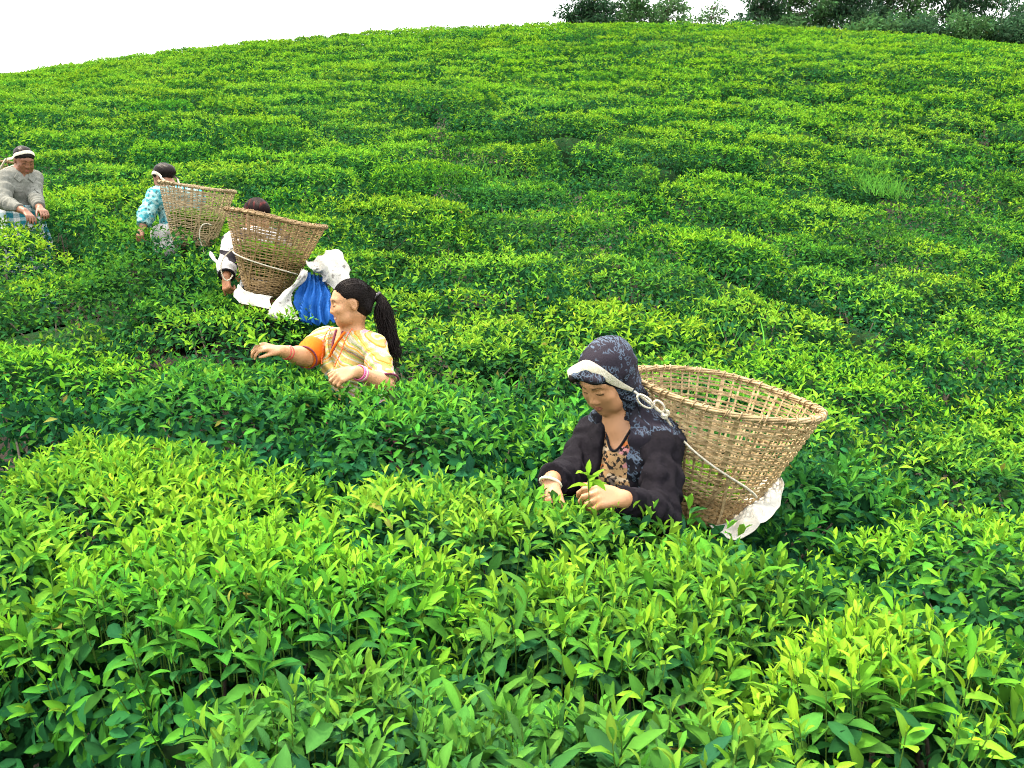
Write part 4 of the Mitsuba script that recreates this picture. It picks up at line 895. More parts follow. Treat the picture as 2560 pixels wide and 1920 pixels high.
# ------------------------------------------------------------------ three more pickers higher up
def plain_person(key, H, HS, Ft, neck, waist, hips, arms, skin, hands, box_, h, lip=(.28, .09, .07)):
    """A figure with head, trunk, arms (shoulder, elbow, wrist; left then right) and legs. Returns its solid."""
    B = Solid(); chest = Ft.c; (lsh, lel, lwr), (rsh, rel, rwr) = arms
    add_trunk(B, neck, chest, waist, hips, Ft, (lsh, rsh), .97, .9); B.cap(H.at(0, -.025, -.06, HS), neck, .050, .056, .03)
    limb(B, lsh, lel, lwr, (.047, .042, .036, .038, .026)); limb(B, rsh, rel, rwr, (.047, .042, .036, .038, .026)); add_legs(B, hips, Ft, 0, .95); add_head(B, H, HS)
    for (w, (d, palm, side, curl)) in zip((lwr, rwr), hands): add_hand(B, w, d, palm, side, curl, .95, .08, (.5, .25))
    lo, hi = np.array(box_[0], float), np.array(box_[1], float)
    V, Fq = surface(B, lo, hi, h, [[(lo[0], hi[0])], [(lo[1], hi[1])], [(hips[2] + .05, hi[2])]], .025)
    add(key, None, mikit.ply((V, Fq), 'skin_material', smooth=True, color=face_color(V, H, HS, skin, lip)))
    return B
def garment(neck, Ft, waist, hips, arms, seed, body=.018, sleeve=.018, ends=(.94, .94), bottom=.05, collar=.15, vee=None):
    K = Solid(); (lsh, lel, lwr), (rsh, rel, rwr) = arms; add_trunk(K, neck - Z * .02, Ft.c, waist, hips, Ft, (lsh, rsh), 1.0, .9)
    A = Solid(); s = sleeve
    for a, b, c in arms: limb(A, a, b, c, (.047 + s, .042 + s, .037 + s, .038 + s, .026 + s))
    def f(P):
        q = Ft.local(P); cut = q[..., 2] - collar
        if vee is not None: cut = np.where(q[..., 1] > 0, np.minimum(q[..., 2] - (vee + 2.0 * np.abs(q[..., 0])), 1), q[..., 2] - collar)
        t = np.maximum(K(P) - body + .008 * nz(P, 15, seed) + .005 * nz(P, 36, seed + 1), cut); sl = A(P) + .007 * nz(P, 18, seed + 2)
        for (a, b, c), e in zip(arms, ends):
            d = unit(c - b); L = np.linalg.norm(c - b); k = (P - b) @ d; sl = np.where(((P - c) ** 2).sum(-1) < .012, np.maximum(sl, k - L * e), sl)
            sl = sl + .003 * np.sin(k * 110 + 6 * nz(P, 12, seed))
        return np.maximum(smin(t, sl, .025), -(P[..., 2] - hips[2] - bottom))
    return f
V3 = lambda *a: np.array(a, float)
loose = [[.5, .7, .4], [.6, .8, .4], [.65, .8, .4], [.7, .8, .4]]
# --- the picker at the left edge, in a grey shirt
P4 = thing('person', 'person in grey button shirt and checked wrap, pale strap over the head, at left edge', 'person')
C4, S4 = V3(-3.915, 7.212, 1.965), .92
def near4(x, y, z): return C4 + S4 * (V3(x, y, z) - V3(-3.638, 6.706, 1.955))
H = Frame(near4(-3.570, 6.690, 2.185), -52, 26, 0); Ft = Frame(C4, -56, 10); HS = .89
neck, waist, hips = near4(-3.632, 6.724, 2.075), near4(-3.66, 6.70, 1.79), near4(-3.67, 6.70, 1.66)
arms = ((near4(-3.563, 6.82, 2.035), near4(-3.485, 6.665, 1.870), near4(-3.312, 6.385, 1.770)), (near4(-3.69, 6.595, 2.025), near4(-3.615, 6.40, 1.820), near4(-3.365, 6.245, 1.745)))
skin4 = (.17, .072, .038)
B = plain_person(P4, H, HS, Ft, neck, waist, hips, arms, skin4, (((.72, -.62, -.3), (-.2, .1, -.97), (-.6, -.7, .2), loose), ((.74, -.42, -.52), (-.4, .2, -.9), (.4, .8, .1), loose)), ([-4.27, 6.55, .73], [-3.36, 7.62, 2.34]), .0065)
shirt_c = lambda p, n, uv: mikit.mix((.085, .088, .076), (.165, .168, .148), mikit.fbm(p.x * 60, p.y * 60, p.z * 60, 3))
scene['grey_cloth'] = cloth(shirt_c)
g4 = garment(neck, Ft, waist, hips, arms, 11, .014, .013, (.86, .80), .08, .16, .085)
Vb, Fb = surface(g4, [-4.25, 6.65, 1.68], [-3.44, 7.6, 2.20], .0075); add(P4, 'shirt', mikit.ply((Vb, Fb), 'grey_cloth', smooth=True))
for q in (1, -1):                                                               # collar leaves, pocket flaps
    a = down_surface(g4, [Ft.at(q * .045, .2, .13), Ft.at(q * .085, .2, .085), Ft.at(q * .055, .2, .055), Ft.at(q * .018, .2, .085)], -Ft.f[None]) + Ft.f * .008
    vv = np.vstack([a, a - Ft.f * .006]); ff = np.array([[0, 1, 2, 3], [7, 6, 5, 4], [0, 4, 5, 1], [1, 5, 6, 2], [2, 6, 7, 3], [3, 7, 4, 0]]); add(P4, 'collar', mikit.ply((vv, ff), 'grey_cloth'))
    a = down_surface(g4, [Ft.at(q * .070 - .034, .2, .012), Ft.at(q * .070 + .034, .2, .012), Ft.at(q * .070 + .034, .2, -.016), Ft.at(q * .070 - .034, .2, -.016)], -Ft.f[None]) + Ft.f * .006
    vv = np.vstack([a, a - Ft.f * .008]); add(P4, 'pocket_flap', mikit.ply((vv, ff), 'grey_cloth'))
hr = Solid().ell(H.at(0, -.012, .038, HS), np.array([.080, .096, .080]) * HS, H.M).ell(H.at(0, -.09, -.0, HS), np.array([.045, .045, .05]) * HS, H.M, .04)
def hair4(P):
    q = H.local(P, HS); return np.maximum(np.maximum(hr(P) + .001 * np.sin(q[..., 0] * 260), q[..., 1] - (.060 + .35 * np.minimum(q[..., 2], .08))), -(q[..., 2] + .07) + .9 * np.maximum(q[..., 1] - .0, 0))
Vh, Fh = surface(hair4, H.c - .19, H.c + .16, .006); add(P4, 'hair', mikit.ply((Vh, Fh), 'hair_black', smooth=True))
def check(p, n, uv):
    a, z = p.x * 9 + p.y * 7, p.z * 17 + .6 * mikit.noise(p.x * 9, p.y * 9, p.z * 9); s = mikit.smoothstep(.45, .5, dr.abs(a - dr.floor(a) - .5) * 2); t = mikit.smoothstep(.42, .47, dr.abs(z - dr.floor(z) - .5) * 2)
    return mikit.mix(mikit.mix((.46, .47, .46), (.12, .26, .29), s * .75), (.015, .13, .17), t * (.55 + .45 * s))
scene['checked_cloth'] = cloth(check); gz = float(ground(hips[0], hips[1]))
def wrap4(P):
    q = P - hips; t = np.clip((hips[2] + .16 - P[..., 2]) / .3, 0, 1); a = np.arctan2(q[..., 1], q[..., 0])
    r = np.sqrt((q[..., 0] * .92) ** 2 + (q[..., 1] * .92) ** 2) - (.150 + .05 * t + .012 * np.sin(a * 7 + 3 * nz(P, 6, 3)) + .015 * nz(P, 12, 4)); return np.maximum(r, np.maximum(P[..., 2] - hips[2] - .13, gz + .15 - P[..., 2]))
Vk, Fk = surface(wrap4, [hips[0] - .36, hips[1] - .36, gz], [hips[0] + .36, hips[1] + .36, hips[2] + .2], .010); add(P4, 'wrap', mikit.ply((Vk, Fk), 'checked_cloth', smooth=True))
K4 = thing('tea_basket', 'brown bamboo basket behind the person in grey, mostly cut off by the left edge', 'basket')
b4 = Basket(K4, (-4.29, 7.47, 1.68), (-4.36, 7.53, 2.12), .12, .27, 'bamboo_brown', 9, 34, .016, .3)
loc = [(0, .058, .100), (.045, .050, .085), (.080, .015, .050), (.090, -.05, .0), (.095, -.12, -.05)]; loc = [(-q[0], q[1], q[2]) for q in loc[:0:-1]] + loc
pts = np.array([H.at(*q, HS) for q in loc]); out = np.array([unit(p - H.at(0, -.03, .0)) for p in pts]); srf = down_surface(hair4, pts + out * .03, -out, 40, .004) + out * .004
srf[0], srf[-1] = pts[0], pts[-1]
add(K4, 'head_strap', mikit.ply(band(srf, out, [.018, .025, .027, .025, .018], .002, 50), 'rope_material', smooth=True))
for e in (srf[0], srf[-1]):
    add(K4, 'rope', mikit.ply(twisted(spline([e, lerp(e, V3(-4.15, 7.36, 2.10), .5), V3(-4.15, 7.36, 2.10)], 12), .008, 10, 40), 'rope_material', smooth=True))
# --- the picker in teal, seen from behind
P3 = thing('person', 'picker in teal flowered blouse bending away behind the pale basket, pale strap over dark hair', 'person')
H = Frame((-2.605, 6.800, 2.022), 118, 22, 0); Ft = Frame((-2.495, 6.755, 1.80), 135, 14); HS = .86
neck, waist, hips = V3(-2.545, 6.77, 1.925), V3(-2.49, 6.72, 1.62), V3(-2.48, 6.70, 1.50)
arms = ((V3(-2.610, 6.66, 1.875), V3(-2.655, 6.565, 1.755), V3(-2.660, 6.50, 1.660)), (V3(-2.40, 6.88, 1.87), V3(-2.55, 7.0, 1.72), V3(-2.72, 7.06, 1.66)))
plain_person(P3, H, HS, Ft, neck, waist, hips, arms, (.20, .09, .05), (((-.25, -.35, -.9), (.4, .8, -.3), (-.7, .5, 0), loose), ((-.8, .3, -.4), (0, -.3, -.9), (-.3, -.8, 0), loose)), ([-2.95, 6.38, .55], [-2.2, 7.2, 2.22]), .0068)
def teal(p, n, uv):
    f, s, w = mikit.voronoi(p.x * 32 + p.y * 12, p.z * 32); a = mikit.fbm(p.x * 45, p.y * 45, p.z * 45, 2)
    return mikit.mix(mikit.mix((.035, .21, .25), (.22, .38, .38), mikit.smoothstep(.35, .6, a)), (.03, .09, .10), mikit.smoothstep(.30, .20, f) * mikit.smoothstep(.3, .45, w))
scene['teal_cloth'] = cloth(teal)
g3 = garment(neck, Ft, waist, hips, arms, 21, .020, .019, (.90, .90), .02); Vb, Fb = surface(g3, [-2.95, 6.40, 1.48], [-2.3, 7.18, 2.02], .0078); add(P3, 'blouse', mikit.ply((Vb, Fb), 'teal_cloth', smooth=True))
hr3 = Solid().ell(H.at(0, -.012, .036, HS), np.array([.081, .096, .084]) * HS, H.M).ell(H.at(0, -.095, .012, HS), np.array([.048, .045, .048]) * HS, H.M, .04)
def hair3(P):
    q = H.local(P, HS); return np.maximum(np.maximum(hr3(P) + .001 * np.sin(q[..., 0] * 260), q[..., 1] - (.050 + .4 * np.minimum(q[..., 2], .08))), -(q[..., 2] + .085))
Vh, Fh = surface(hair3, H.c - .19, H.c + .17, .006); add(P3, 'hair', mikit.ply((Vh, Fh), 'hair_black', smooth=True))
scene['white_cloth'] = cloth(lambda p, n, uv: mikit.mix((.30, .29, .28), (.44, .43, .41), mikit.fbm(p.x * 25, p.y * 25, p.z * 25, 3)))
ws = Solid().ell(V3(-2.545, 6.64, 1.60), (.12, .10, .085)).ell(V3(-2.535, 6.62, 1.50), (.105, .09, .085), None, .04)
Vk, Fk = surface(lambda P: ws(P) + .012 * nz(P, 16, 2) + .004 * np.sin(P[..., 0] * 90 + 6 * nz(P, 9, 3)), [-2.76, 6.48, 1.36], [-2.4, 6.78, 1.72], .008); add(P3, 'waist_cloth', mikit.ply((Vk, Fk), 'white_cloth', smooth=True), 'white cloth tied round the waist')
gz = float(ground(hips[0], hips[1])); Vk, Fk = surface(long_skirt(hips, Ft, gz), [hips[0] - .3, hips[1] - .3, gz - .02], [hips[0] + .3, hips[1] + .3, hips[2] + .06], .016); add(P3, 'skirt', mikit.ply((Vk, Fk), 'black_trim', smooth=True))
K3 = thing('tea_basket', 'pale bamboo basket on the back of the picker in teal flowered blouse', 'basket')
b3 = Basket(K3, (-2.31, 6.498, 1.510), (-2.252, 6.500, 1.935), .120, .252, 'bamboo_grey', 5, 36, .0135, .30)
loc = [(0, .080, .060), (.055, .060, .055), (.084, .0, .038), (.088, -.035, .005), (.086, -.06, -.04)]; loc = [(-q[0], q[1], q[2]) for q in loc[:0:-1]] + loc
pts = np.array([H.at(*q, HS) for q in loc]); out = np.array([unit(p - H.at(0, -.03, .0)) for p in pts]); srf = down_surface(hair3, pts + out * .03, -out, 40, .004) + out * .004; srf[0], srf[-1] = pts[0], pts[-1]
add(K3, 'head_strap', mikit.ply(band(srf, out, [.018, .025, .027, .025, .018], .002, 50), 'rope_material', smooth=True))
for e in (srf[0], srf[-1]): add(K3, 'rope', mikit.ply(twisted(spline([e, lerp(e, V3(-2.42, 6.66, 1.90), .5), V3(-2.42, 6.66, 1.90)], 10), .007, 8, 36), 'rope_material', smooth=True))
# --- the picker hidden behind the brown basket
P5 = thing('person', 'picker mostly hidden behind the brown basket, striped sleeve and reddish dark hair showing', 'person')
H = Frame((-1.615, 5.720, 1.715), 140, 30, 0); Ft = Frame((-1.60, 5.655, 1.50), 140, 18); HS = .98
neck, waist, hips = V3(-1.605, 5.69, 1.625), V3(-1.565, 5.60, 1.32), V3(-1.545, 5.58, 1.20)
arms = ((V3(-1.725, 5.565, 1.555), V3(-1.735, 5.450, 1.425), V3(-1.718, 5.365, 1.360)), (V3(-1.49, 5.78, 1.565), V3(-1.57, 5.90, 1.44), V3(-1.73, 5.98, 1.38)))
fist = [[1.2, 1.3, .8]] * 4
plain_person(P5, H, HS, Ft, neck, waist, hips, arms, (.28, .12, .056), (((.1, -.35, -.9), (.5, .8, -.2), (-.8, .3, 0), fist), ((-.8, .3, -.4), (0, -.3, -.9), (-.3, -.8, 0), loose)), ([-1.95, 5.22, .30], [-1.25, 6.1, 1.92]), .0060)
scene['banded_cloth'] = cloth(lambda p, n, uv: mikit.mix((.46, .45, .45), (.02, .018, .022), mikit.smoothstep(.50, .58, mikit.noise(p.z * 34 + p.x * 8, p.x * 9, p.y * 9))))
g5 = garment(neck, Ft, waist, hips, arms, 31, .020, .018, (.84, .90), .02); Vb, Fb = surface(g5, [-1.95, 5.24, 1.18], [-1.3, 6.06, 1.72], .0072); add(P5, 'sweater', mikit.ply((Vb, Fb), 'banded_cloth', smooth=True))
ring_on(arms[0][1], arms[0][2], .86, .043, .009, 'black_trim', 'cuff', P5)
scene['hair_reddish'] = {'type': 'twosided', 'bsdf': {'type': 'principled', 'base_color': mikit.proc(lambda p, n, uv: mikit.mix((.008, .004, .004), (.060, .010, .010), mikit.smoothstep(.50, .75, mikit.fbm(p.x * 90, p.y * 20, p.z * 20, 2)))), 'roughness': .6, 'specular': .06}}
hr5 = Solid().ell(H.at(0, -.012, .036, HS), np.array([.083, .098, .086]) * HS, H.M).ell(H.at(0, -.095, .0, HS), np.array([.048, .045, .048]) * HS, H.M, .04)
def hair5(P):
    q = H.local(P, HS); return np.maximum(np.maximum(hr5(P) + .001 * np.sin(q[..., 0] * 260), q[..., 1] - (.050 + .4 * np.minimum(q[..., 2], .08))), -(q[..., 2] + .085))
Vh, Fh = surface(hair5, H.c - .19, H.c + .17, .006); add(P5, 'hair', mikit.ply((Vh, Fh), 'hair_reddish', smooth=True))
gz = float(ground(hips[0], hips[1])); Vk, Fk = surface(long_skirt(hips, Ft, gz), [hips[0] - .3, hips[1] - .3, gz - .02], [hips[0] + .3, hips[1] + .3, hips[2] + .06], .016); add(P5, 'skirt', mikit.ply((Vk, Fk), 'black_trim', smooth=True))
K5 = thing('tea_basket', 'brown bamboo basket above the blue and white tarpaulin, holding plucked leaves', 'basket')
b5 = Basket(K5, (-1.478, 5.290, 1.248), (-1.385, 5.300, 1.706), .094, .279, 'bamboo_brown', 7, 40, .0112, .30)
def tour(b, h0, h1, t0, t1, n=40): t = np.linspace(t0, t1, n); return b.at(t, np.linspace(h0, h1, n)) + b.radial(t) * .010
def bearing(b, d): return math.atan2(float(np.dot(d, b.e2)), float(np.dot(d, b.e1)))
tc = bearing(b5, V3(0, -1, 0)); tl = bearing(b5, V3(-1, 0, 0)); tr_ = bearing(b5, V3(1, 0, 0)); sg = 1 if ((tr_ - tc + math.pi) % (2 * math.pi) - math.pi) > 0 else -1
add(K5, 'rope', mikit.ply(twisted(tour(b5, .50, .36, tc - sg * 1.5, tc + sg * 1.4), .0042, 50, 200), 'rope_material', smooth=True))
p0 = b5.at(np.array([tc - sg * 1.35]), np.array([.52]))[0]; add(K5, 'rope', mikit.ply(twisted([p0, p0 + [-.05, -.02, -.04], p0 + [-.075, -.03, -.12], p0 + [-.05, -.03, -.18], p0 + [-.01, -.02, -.15]], .0042, 14, 60), 'rope_material', smooth=True))
p0 = b3.at(np.array([bearing(b3, V3(1, -.6, 0))]), np.array([.42]))[0]; add(K3, 'rope', mikit.ply(twisted([p0 + [.0, -.02, .0], p0 + [-.05, -.06, .0], p0 + [-.07, -.07, -.10], p0 + [-.045, -.07, -.20], p0 + [-.06, -.08, -.27]], .0045, 16, 70), 'rope_material', smooth=True))
# plucked leaves in the two upper baskets
for b, lab, lo_, hi_, sd in ((b5, 'heap of plucked tea leaves showing through the weave of the brown basket', .30, .62, 3), (b3, 'heap of plucked tea leaves in the lower half of the pale basket', .25, .55, 4), (bk, 'few plucked tea leaves lying at the bottom of the nearest basket', .03, .30, 5)):
    R = rng(sd); n = 1500; t, q = R.uniform(0, 6.283, n), np.sqrt(R.random(n)); h = R.uniform(lo_, hi_, n); h = np.where(R.random(n) < .4, h * 0 + hi_ - .05 * q, h); pos = b.at(t, h, q * .76); lv = Leaves(); ax = unit(R.normal(size=(n, 3)))
    lv.put(pos, ax, unit(R.normal(size=(n, 3))), R.uniform(.04, .07, n), R.uniform(.016, .025, n), .25, .2, tint(lerp(OLD, NEW, R.uniform(.2, 1, (n, 1))), R, n), 2); v, f, c = lv.arrays()
    k = thing('plucked_leaves', lab, 'tea leaves', kind='stuff'); add(k, None, mikit.ply((v, f), 'leaf_material', smooth=True, color=c), kind='stuff')
# ------------------------------------------------------------------ the tarpaulin, a scrap of cloth
def sheet(rows, nu, nv, amp, seed, thick=.003, freq=14, pleats=0.0, depth=0.0):
    """A draped cloth through rows of points, with creases and thickness."""
    g = np.array([spline(r, nv) for r in rows]); g = np.stack([spline(g[:, j], nu) for j in range(nv)], 1)
    n = unit(np.cross(np.gradient(g, axis=0), np.gradient(g, axis=1))); P = g.reshape(-1, 3)
    w = np.broadcast_to(np.linspace(0, 1, nv)[None], (nu, nv)).ravel(); h_ = np.repeat(np.linspace(0, 1, nu), nv); ph = w * pleats * 2 * np.pi + 7 * (meshkit.noise(P * 6, seed + 7) - .5) + 1.2 * h_; pl = depth * (.5 + .9 * meshkit.noise(P * 7, seed + 9)) * (1 - 2 * np.abs(np.sin(ph / 2)) ** .8) * np.clip(h_ * 2.2, .25, 1)
    d = pl + amp * (np.abs(meshkit.noise(P * freq, seed) - .5) * 2 - .3) + amp * .5 * (meshkit.noise(P * freq * 2.6, seed + 1) - .5); g = g + n * d.reshape(nu, nv)[..., None]
    n = unit(np.cross(np.gradient(g, axis=0), np.gradient(g, axis=1))); a, b = g + n * thick / 2, g - n * thick / 2
    i, j = np.meshgrid(np.arange(nu - 1), np.arange(nv - 1), indexing='ij'); q = np.stack([i * nv + j, (i + 1) * nv + j, (i + 1) * nv + j + 1, i * nv + j + 1], -1).reshape(-1, 4); m = nu * nv
    ed = np.r_[np.arange(nv - 1), nv - 1 + nv * np.arange(nu - 1), m - 1 - np.arange(nv - 1), (m - nv) - nv * np.arange(nu - 1)]; e2 = np.roll(ed, -1)
    return np.vstack([a.reshape(-1, 3), b.reshape(-1, 3)]), np.vstack([q, q[:, ::-1] + m, np.stack([ed, ed + m, e2 + m, e2], 1)])
tarp_white = lambda p, n, uv: mikit.mix(mikit.mix((.32, .31, .27), (.44, .43, .40), mikit.fbm(p.x * 9, p.y * 9, p.z * 9, 3)), (.16, .15, .135), mikit.smoothstep(.64, .74, mikit.fbm(p.x * 24 + 5, p.y * 24, p.z * 24, 3)))
scene['tarp_white'] = cloth(tarp_white, .6, 0.0); scene['tarp_blue'] = cloth(lambda p, n, uv: mikit.mix((.004, .045, .19), (.010, .085, .30), mikit.fbm(p.x * 14, p.y * 14, p.z * 14, 3)), .65, 0.0)
SACK = [[(0.616, 2.739, 0.716), (0.717, 2.759, 0.77), (0.796, 2.78, 0.83), (0.845, 2.787, 0.868)], [(0.616, 2.583, 0.753), (0.716, 2.609, 0.784), (0.791, 2.657, 0.826), (0.834, 2.726, 0.871)], [(0.633, 2.504, 0.762), (0.712, 2.525, 0.764), (0.759, 2.547, 0.778), (0.82, 2.665, 0.872)]]
k = thing('plastic_sack', 'crumpled white plastic sack hanging under the nearest basket', 'sack')
v, f = sheet([np.array(r, float) for r in SACK], 56, 70, .026, 71, .002, 11, 1.7, .020); add(k, None, mikit.ply((v, f), 'white_plastic', smooth=40))
TARP = {
 'A': [[(-1.221, 5.178, 1.416), (-1.198, 5.157, 1.41), (-1.179, 5.156, 1.404)], [(-1.243, 5.074, 1.344), (-1.206, 5.024, 1.347), (-1.199, 5.084, 1.346)], [(-1.309, 5.03, 1.267), (-1.255, 4.96, 1.272), (-1.24, 5.01, 1.268)], [(-1.378, 4.966, 1.19), (-1.278, 4.898, 1.211), (-1.215, 4.957, 1.2)], [(-1.352, 4.918, 1.152), (-1.261, 4.868, 1.157), (-1.176, 4.888, 1.155)]],
 'B': [[(-1.201, 5.196, 1.402), (-1.159, 5.232, 1.375), (-1.106, 5.25, 1.365)], [(-1.216, 5.101, 1.324), (-1.137, 5.119, 1.31), (-1.066, 5.17, 1.313)], [(-1.223, 5.028, 1.255), (-1.11, 4.986, 1.246), (-1.014, 5.057, 1.246)], [(-1.197, 4.955, 1.188), (-1.091, 4.913, 1.18), (-0.988, 4.974, 1.18)], [(-1.183, 4.918, 1.149), (-1.071, 4.883, 1.126), (-0.974, 4.929, 1.154)]],
 'C': [[(-1.196, 5.222, 1.436), (-1.138, 5.333, 1.489), (-1.09, 5.42, 1.522), (-1.052, 5.459, 1.515)], [(-1.162, 5.139, 1.427), (-1.087, 5.205, 1.455), (-1.041, 5.31, 1.474), (-1.016, 5.402, 1.477)], [(-1.152, 5.137, 1.411), (-1.065, 5.136, 1.405), (-1.003, 5.217, 1.408), (-0.987, 5.34, 1.412)], [(-1.146, 5.174, 1.394), (-1.066, 5.148, 1.361), (-0.985, 5.165, 1.345), (-0.961, 5.278, 1.351)], [(-1.146, 5.232, 1.379), (-1.047, 5.141, 1.321), (-0.966, 5.133, 1.278), (-0.943, 5.215, 1.278)]],
 'D': [[(-1.605, 5.223, 1.325), (-1.523, 5.155, 1.283), (-1.379, 5.13, 1.256)], [(-1.594, 5.133, 1.278), (-1.482, 5.008, 1.256), (-1.362, 5.003, 1.229)], [(-1.561, 5.054, 1.231), (-1.464, 4.981, 1.219), (-1.342, 4.978, 1.204)]],
 'E': [[(-1.961, 5.81, 1.488), (-1.923, 5.758, 1.483)], [(-1.937, 5.755, 1.462), (-1.888, 5.713, 1.453)], [(-1.899, 5.71, 1.436), (-1.854, 5.667, 1.424)], [(-1.871, 5.686, 1.417), (-1.834, 5.644, 1.408)]]}
k = thing('tarpaulin', 'folded blue and white tarpaulin draped under and beside the brown basket', 'tarpaulin')
for q, name, mat, lab, amp, pleats, depth in (('B', 'blue_panel', 'tarp_blue', 'creased blue side', .018, 4.5, .030), ('A', 'white_flap', 'tarp_white', 'narrow white flap turned over', .006, 1.5, .016), ('C', 'white_fold', 'tarp_white', 'broad white fold at the back', .010, 3.0, .030), ('D', 'white_edge', 'tarp_white', 'white edge under the basket', .006, 2.5, .012)):
    v, f = sheet([np.array(r, float) for r in TARP[q]], 60, 60, amp, ord(q), .004, 11, pleats, depth)
    add(k, name, mikit.ply((v, f), mat, smooth=40), lab)
k = thing('cloth_scrap', 'small white cloth scrap on the bushes between the two upper baskets', 'cloth')
v, f = sheet([np.array([r[0], lerp(np.array(r[0]), np.array(r[1]), .5) + [0, 0, .012], r[1]], float) for r in TARP['E']], 20, 14, .008, 8); add(k, None, mikit.ply((v, f), 'white_cloth', smooth=40))

# ------------------------------------------------------------------ trees behind the crest
def tree(x, y, top, r, low, n, leaf, color, label, seed, airy=0.0, lean=0.0, trunk_r=.11):
    n = int(n * (2.6 - 1.2 * airy)); leaf = leaf * 1.2; r = r * 1.18
    R = rng(seed); key = thing('tree', label, 'tree'); g = float(ground(x, y)) - .1
    tp = spline([(x - lean, y, g), (x - lean * .6 + R.normal(0, .1), y, lerp(g, top, .35)), (x + R.normal(0, .1), y, lerp(g, top, .7)), (x, y, top - .25 * r)], 14)
    add(key, 'trunk', mikit.ply(tube(tp, np.linspace(trunk_r, .02, 14), 8), 'bark_material', smooth=True))
    lv, parts = Leaves(), []; m = int(26 + 20 * (top - low) / r * .6)
    for i in range(m):
        t = (i + R.random()) / m; z = lerp(low, top - .1 * r, t); w = r * (1 - .55 * max(t - .45, 0) / .55) * (.55 + .45 * min(t / .25, 1)); a = i * 2.4 + R.normal(0, .4); q = w * R.uniform(.35, 1.0)
        q = q * R.uniform(.7, 1.25); c = np.array([x + q * math.cos(a), y + q * math.sin(a), z + R.normal(0, .12)]); s = r * R.uniform(.24, .42) * (1 - .35 * airy)
        j = min(int(np.searchsorted(tp[:, 2], z - q * .5)), 13); parts.append(tube(spline([tp[j], lerp(tp[j], c, .55) + [0, 0, .10 * r], c], 6), np.linspace(.030, .008, 6), 5))
        k = int(n / m * R.uniform(.6, 1.4)); d = unit(R.normal(size=(k, 3))); rad = R.random(k)[:, None] ** (.5 + .5 * airy); p = c + d * rad * s * [1.25, 1.25, .75]
        dr_ = unit(d + R.normal(0, .7, (k, 3)) - [0, 0, .15]); L = leaf * R.uniform(.6, 1.4, k); col = tint(np.asarray(color), R, k, .25) * R.uniform(.75, 1.25)
        lv.put(p, dr_, unit(Z + R.normal(0, .6, (k, 3))), L, L * R.uniform(.32, .55, k), .1, .2, np.clip(col, .003, .6), 2)
    add(key, 'branches', mikit.ply(join(parts), 'bark_material', smooth=True), kind='stuff')
    v, f, c = lv.arrays(); add(key, 'crown', mikit.ply((v, f), 'tree_leaf_material', smooth=True, color=c), kind='stuff')
DG, MG, LG = (.030, .072, .034), (.050, .118, .040), (.070, .145, .055)
for a in ((4.2, 50, 13.62, 1.35, 11.0, 3600, .17, DG, 'compact dark tree standing alone leftmost on the crest', 1, .1),
          (6.6, 50.5, 13.9, 1.25, 10.8, 3000, .16, MG, 'round crowned green tree second from the left on the crest', 2, .3),
          (8.6, 51, 14.0, 1.35, 10.9, 2400, .16, LG, 'loose light green tree third from the left on the crest', 3, .55),
          (11.5, 54, 14.4, 1.35, 11.4, 1700, .14, LG, 'thin airy tree with sky between its leaves, fourth from the left on the crest', 4, .9, .2, .06),
          (13.3, 50, 14.6, 1.15, 10.6, 2600, .17, DG, 'dark narrow tree fifth from the left on the crest', 5, .4),
          (15.5, 51, 15.3, 1.75, 10.3, 4600, .18, MG, 'broad green tree just right of the dark narrow one', 6, .2),
          (18.4, 51, 15.6, 1.9, 10.0, 5200, .18, DG, 'dense dark tree in the middle of the right hand trees', 7, .1),
          (21.0, 51.5, 16.0, 1.8, 9.8, 4600, .18, MG, 'tall mixed green tree before the bare trunked one', 8, .3),
          (23.4, 49, 16.6, 1.9, 10.9, 3800, .18, DG, 'tall tree with a pale bare trunk showing, among the right hand trees', 9, .45, .3, .10),
          (26.2, 50, 16.2, 1.9, 10.2, 3200, .18, MG, 'loose tree with patches of sky, second from the right edge', 10, .75, -.3),
          (29.2, 49, 16.0, 2.0, 9.6, 4200, .18, DG, 'dark tree at the right edge of the picture', 11, .45),
          (32.6, 50, 15.0, 2.2, 9.2, 3600, .2, DG, 'tree just outside the right edge', 12, .3),
          (-27.6, 45, 12.3, 1.85, 10.2, 1600, .17, DG, 'tree at the far left whose twig tips just reach into the picture', 13, .5)):
    tree(*a)
R = rng(404)
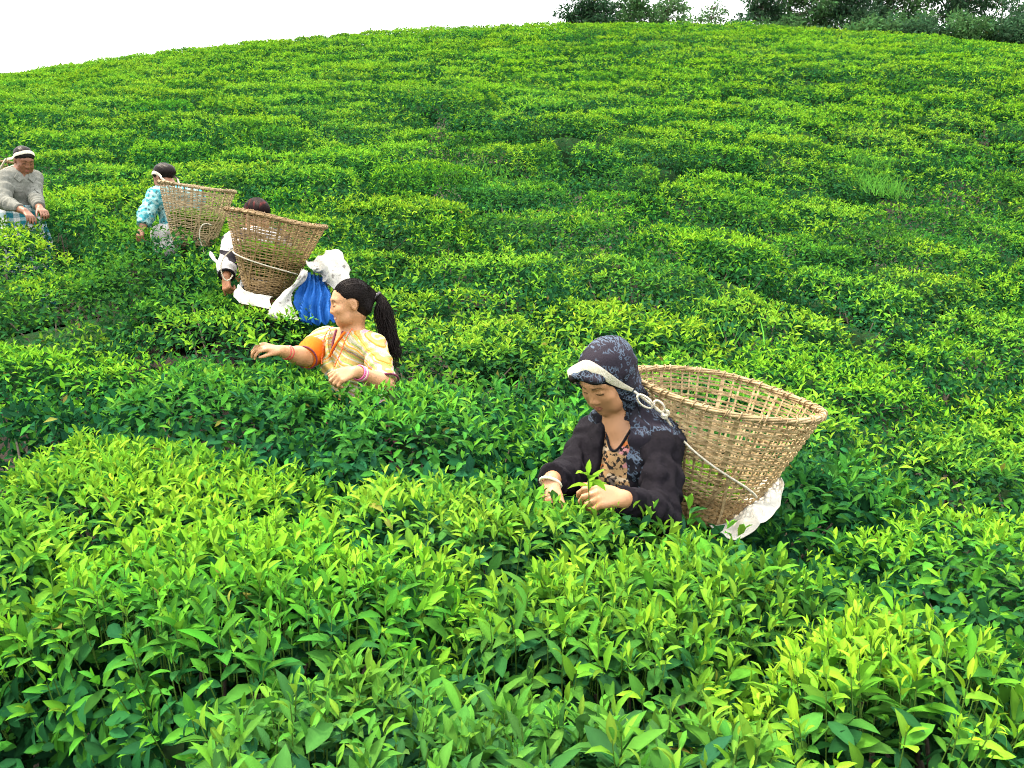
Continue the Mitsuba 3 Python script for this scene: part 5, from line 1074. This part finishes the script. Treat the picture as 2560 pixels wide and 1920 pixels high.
for i, (x, y, h, r, lab) in enumerate(((8.3, 34, .72, .8, 'lowest green shrub left of the thin airy tree'), (9.6, 34, .95, .9, 'low green shrub under the thin airy tree'), (10.9, 34, .8, .9, 'rounded shrub under the dark narrow tree'), (12.8, 34, 1.1, 1.1, 'mid green shrub under the broad green tree'), (14.6, 34, 1.5, 1.2, 'dark shrub under the dense dark tree'),
                                   (16.2, 34, 1.7, 1.2, 'broad leafy shrub left of the pale bare trunk'), (18.0, 33.5, 2.0, 1.2, 'dark leafy shrub right of the pale bare trunk'), (19.4, 33, 2.3, 1.3, 'large shrub on the falling crest near the right edge'), (20.6, 32, 2.4, 1.3, 'shrub at the right edge where the crest falls away'), (15.6, 37, 2.3, 1.4, 'tall shrub behind the pale bare trunk'), (20.0, 36, 3.2, 1.5, 'tall dark shrub behind the right hand shrubs'))):
    key = thing('shrub', lab, 'shrub'); zb = float(table(x, y)) - .6; lv, parts = Leaves(), []
    for j in range(22):
        d = unit(R.normal(size=3)); c = np.array([x, y, zb + h * .55]) + d * [r, r, h * .5] * R.uniform(.3, 1); parts.append(tube(spline([(x, y, float(ground(x, y)) - .1), (lerp(x, c[0], .5), lerp(y, c[1], .5), lerp(zb, c[2], .6)), c], 6), np.linspace(.03, .006, 6), 5))
        k = 190; dd = unit(R.normal(size=(k, 3))); p = c + dd * R.random(k)[:, None] ** .5 * .42 * [1, 1, .8]; L = .15 * R.uniform(.6, 1.4, k); col = tint(np.array([DG, MG][i % 2]) * 1.1, R, k, .25) * R.uniform(.7, 1.3)
        lv.put(p, unit(dd + R.normal(0, .7, (k, 3))), unit(Z + R.normal(0, .6, (k, 3))), L, L * .42, .1, .2, np.clip(col, .003, .6), 2)
    add(key, 'branches', mikit.ply(join(parts), 'bark_material', smooth=True), kind='stuff'); v, f, c = lv.arrays(); add(key, 'crown', mikit.ply((v, f), 'tree_leaf_material', smooth=True, color=c), kind='stuff')

# ------------------------------------------------------------------ grass standing up through the tea
for x, y, r, n, hgt, lab in ((4.56, 11.28, .36, 300, .22, 'bright green grass tuft among the tea bushes at right, the largest'), (-.41, 9.59, .40, 120, .17, 'soft grass tuft among the tea bushes in the middle of the slope'), (1.25, 5.39, .35, 26, .26, 'thin upright grass blades above the bushes behind the large basket'), (4.95, 12.62, .30, 130, .18, 'small grass tuft above the largest one')):
    R = rng(int(x * 100) + 900); a = R.uniform(0, 6.283, n); q = np.sqrt(R.random(n)) * r; bx, by = x + q * np.cos(a), y + q * np.sin(a); b = np.stack([bx, by, table(bx, by) - .15], 1)
    d = unit(np.stack([R.normal(0, .42, n), R.normal(0, .42, n), np.ones(n)], 1)); L = hgt * R.uniform(.6, 1.2, n); s = unit(np.cross(d, unit(R.normal(size=(n, 3))))); o = unit(R.normal(size=(n, 3)) * [1, 1, 0]) * (L * R.uniform(.1, .4, n))[:, None]; w = R.uniform(.0025, .0055, n)[:, None]
    v = np.stack([b - s * w, b + s * w, b + d * (L * .5)[:, None] + o * .25 - s * w * .8, b + d * (L * .5)[:, None] + o * .25 + s * w * .8, b + d * (L * .95)[:, None] + o], 1)
    f = (np.array([[0, 1, 3], [0, 3, 2], [2, 3, 4]])[None] + (np.arange(n) * 5)[:, None, None]).reshape(-1, 3); c = np.repeat(tint(np.array([.085, .26, .035]), R, n, .2)[:, None], 5, 1).reshape(-1, 3)
    k = thing('grass_tuft', lab, 'grass', kind='stuff'); add(k, None, mikit.ply((v.reshape(-1, 3), f), 'leaf_material', smooth=True, color=c), kind='stuff')
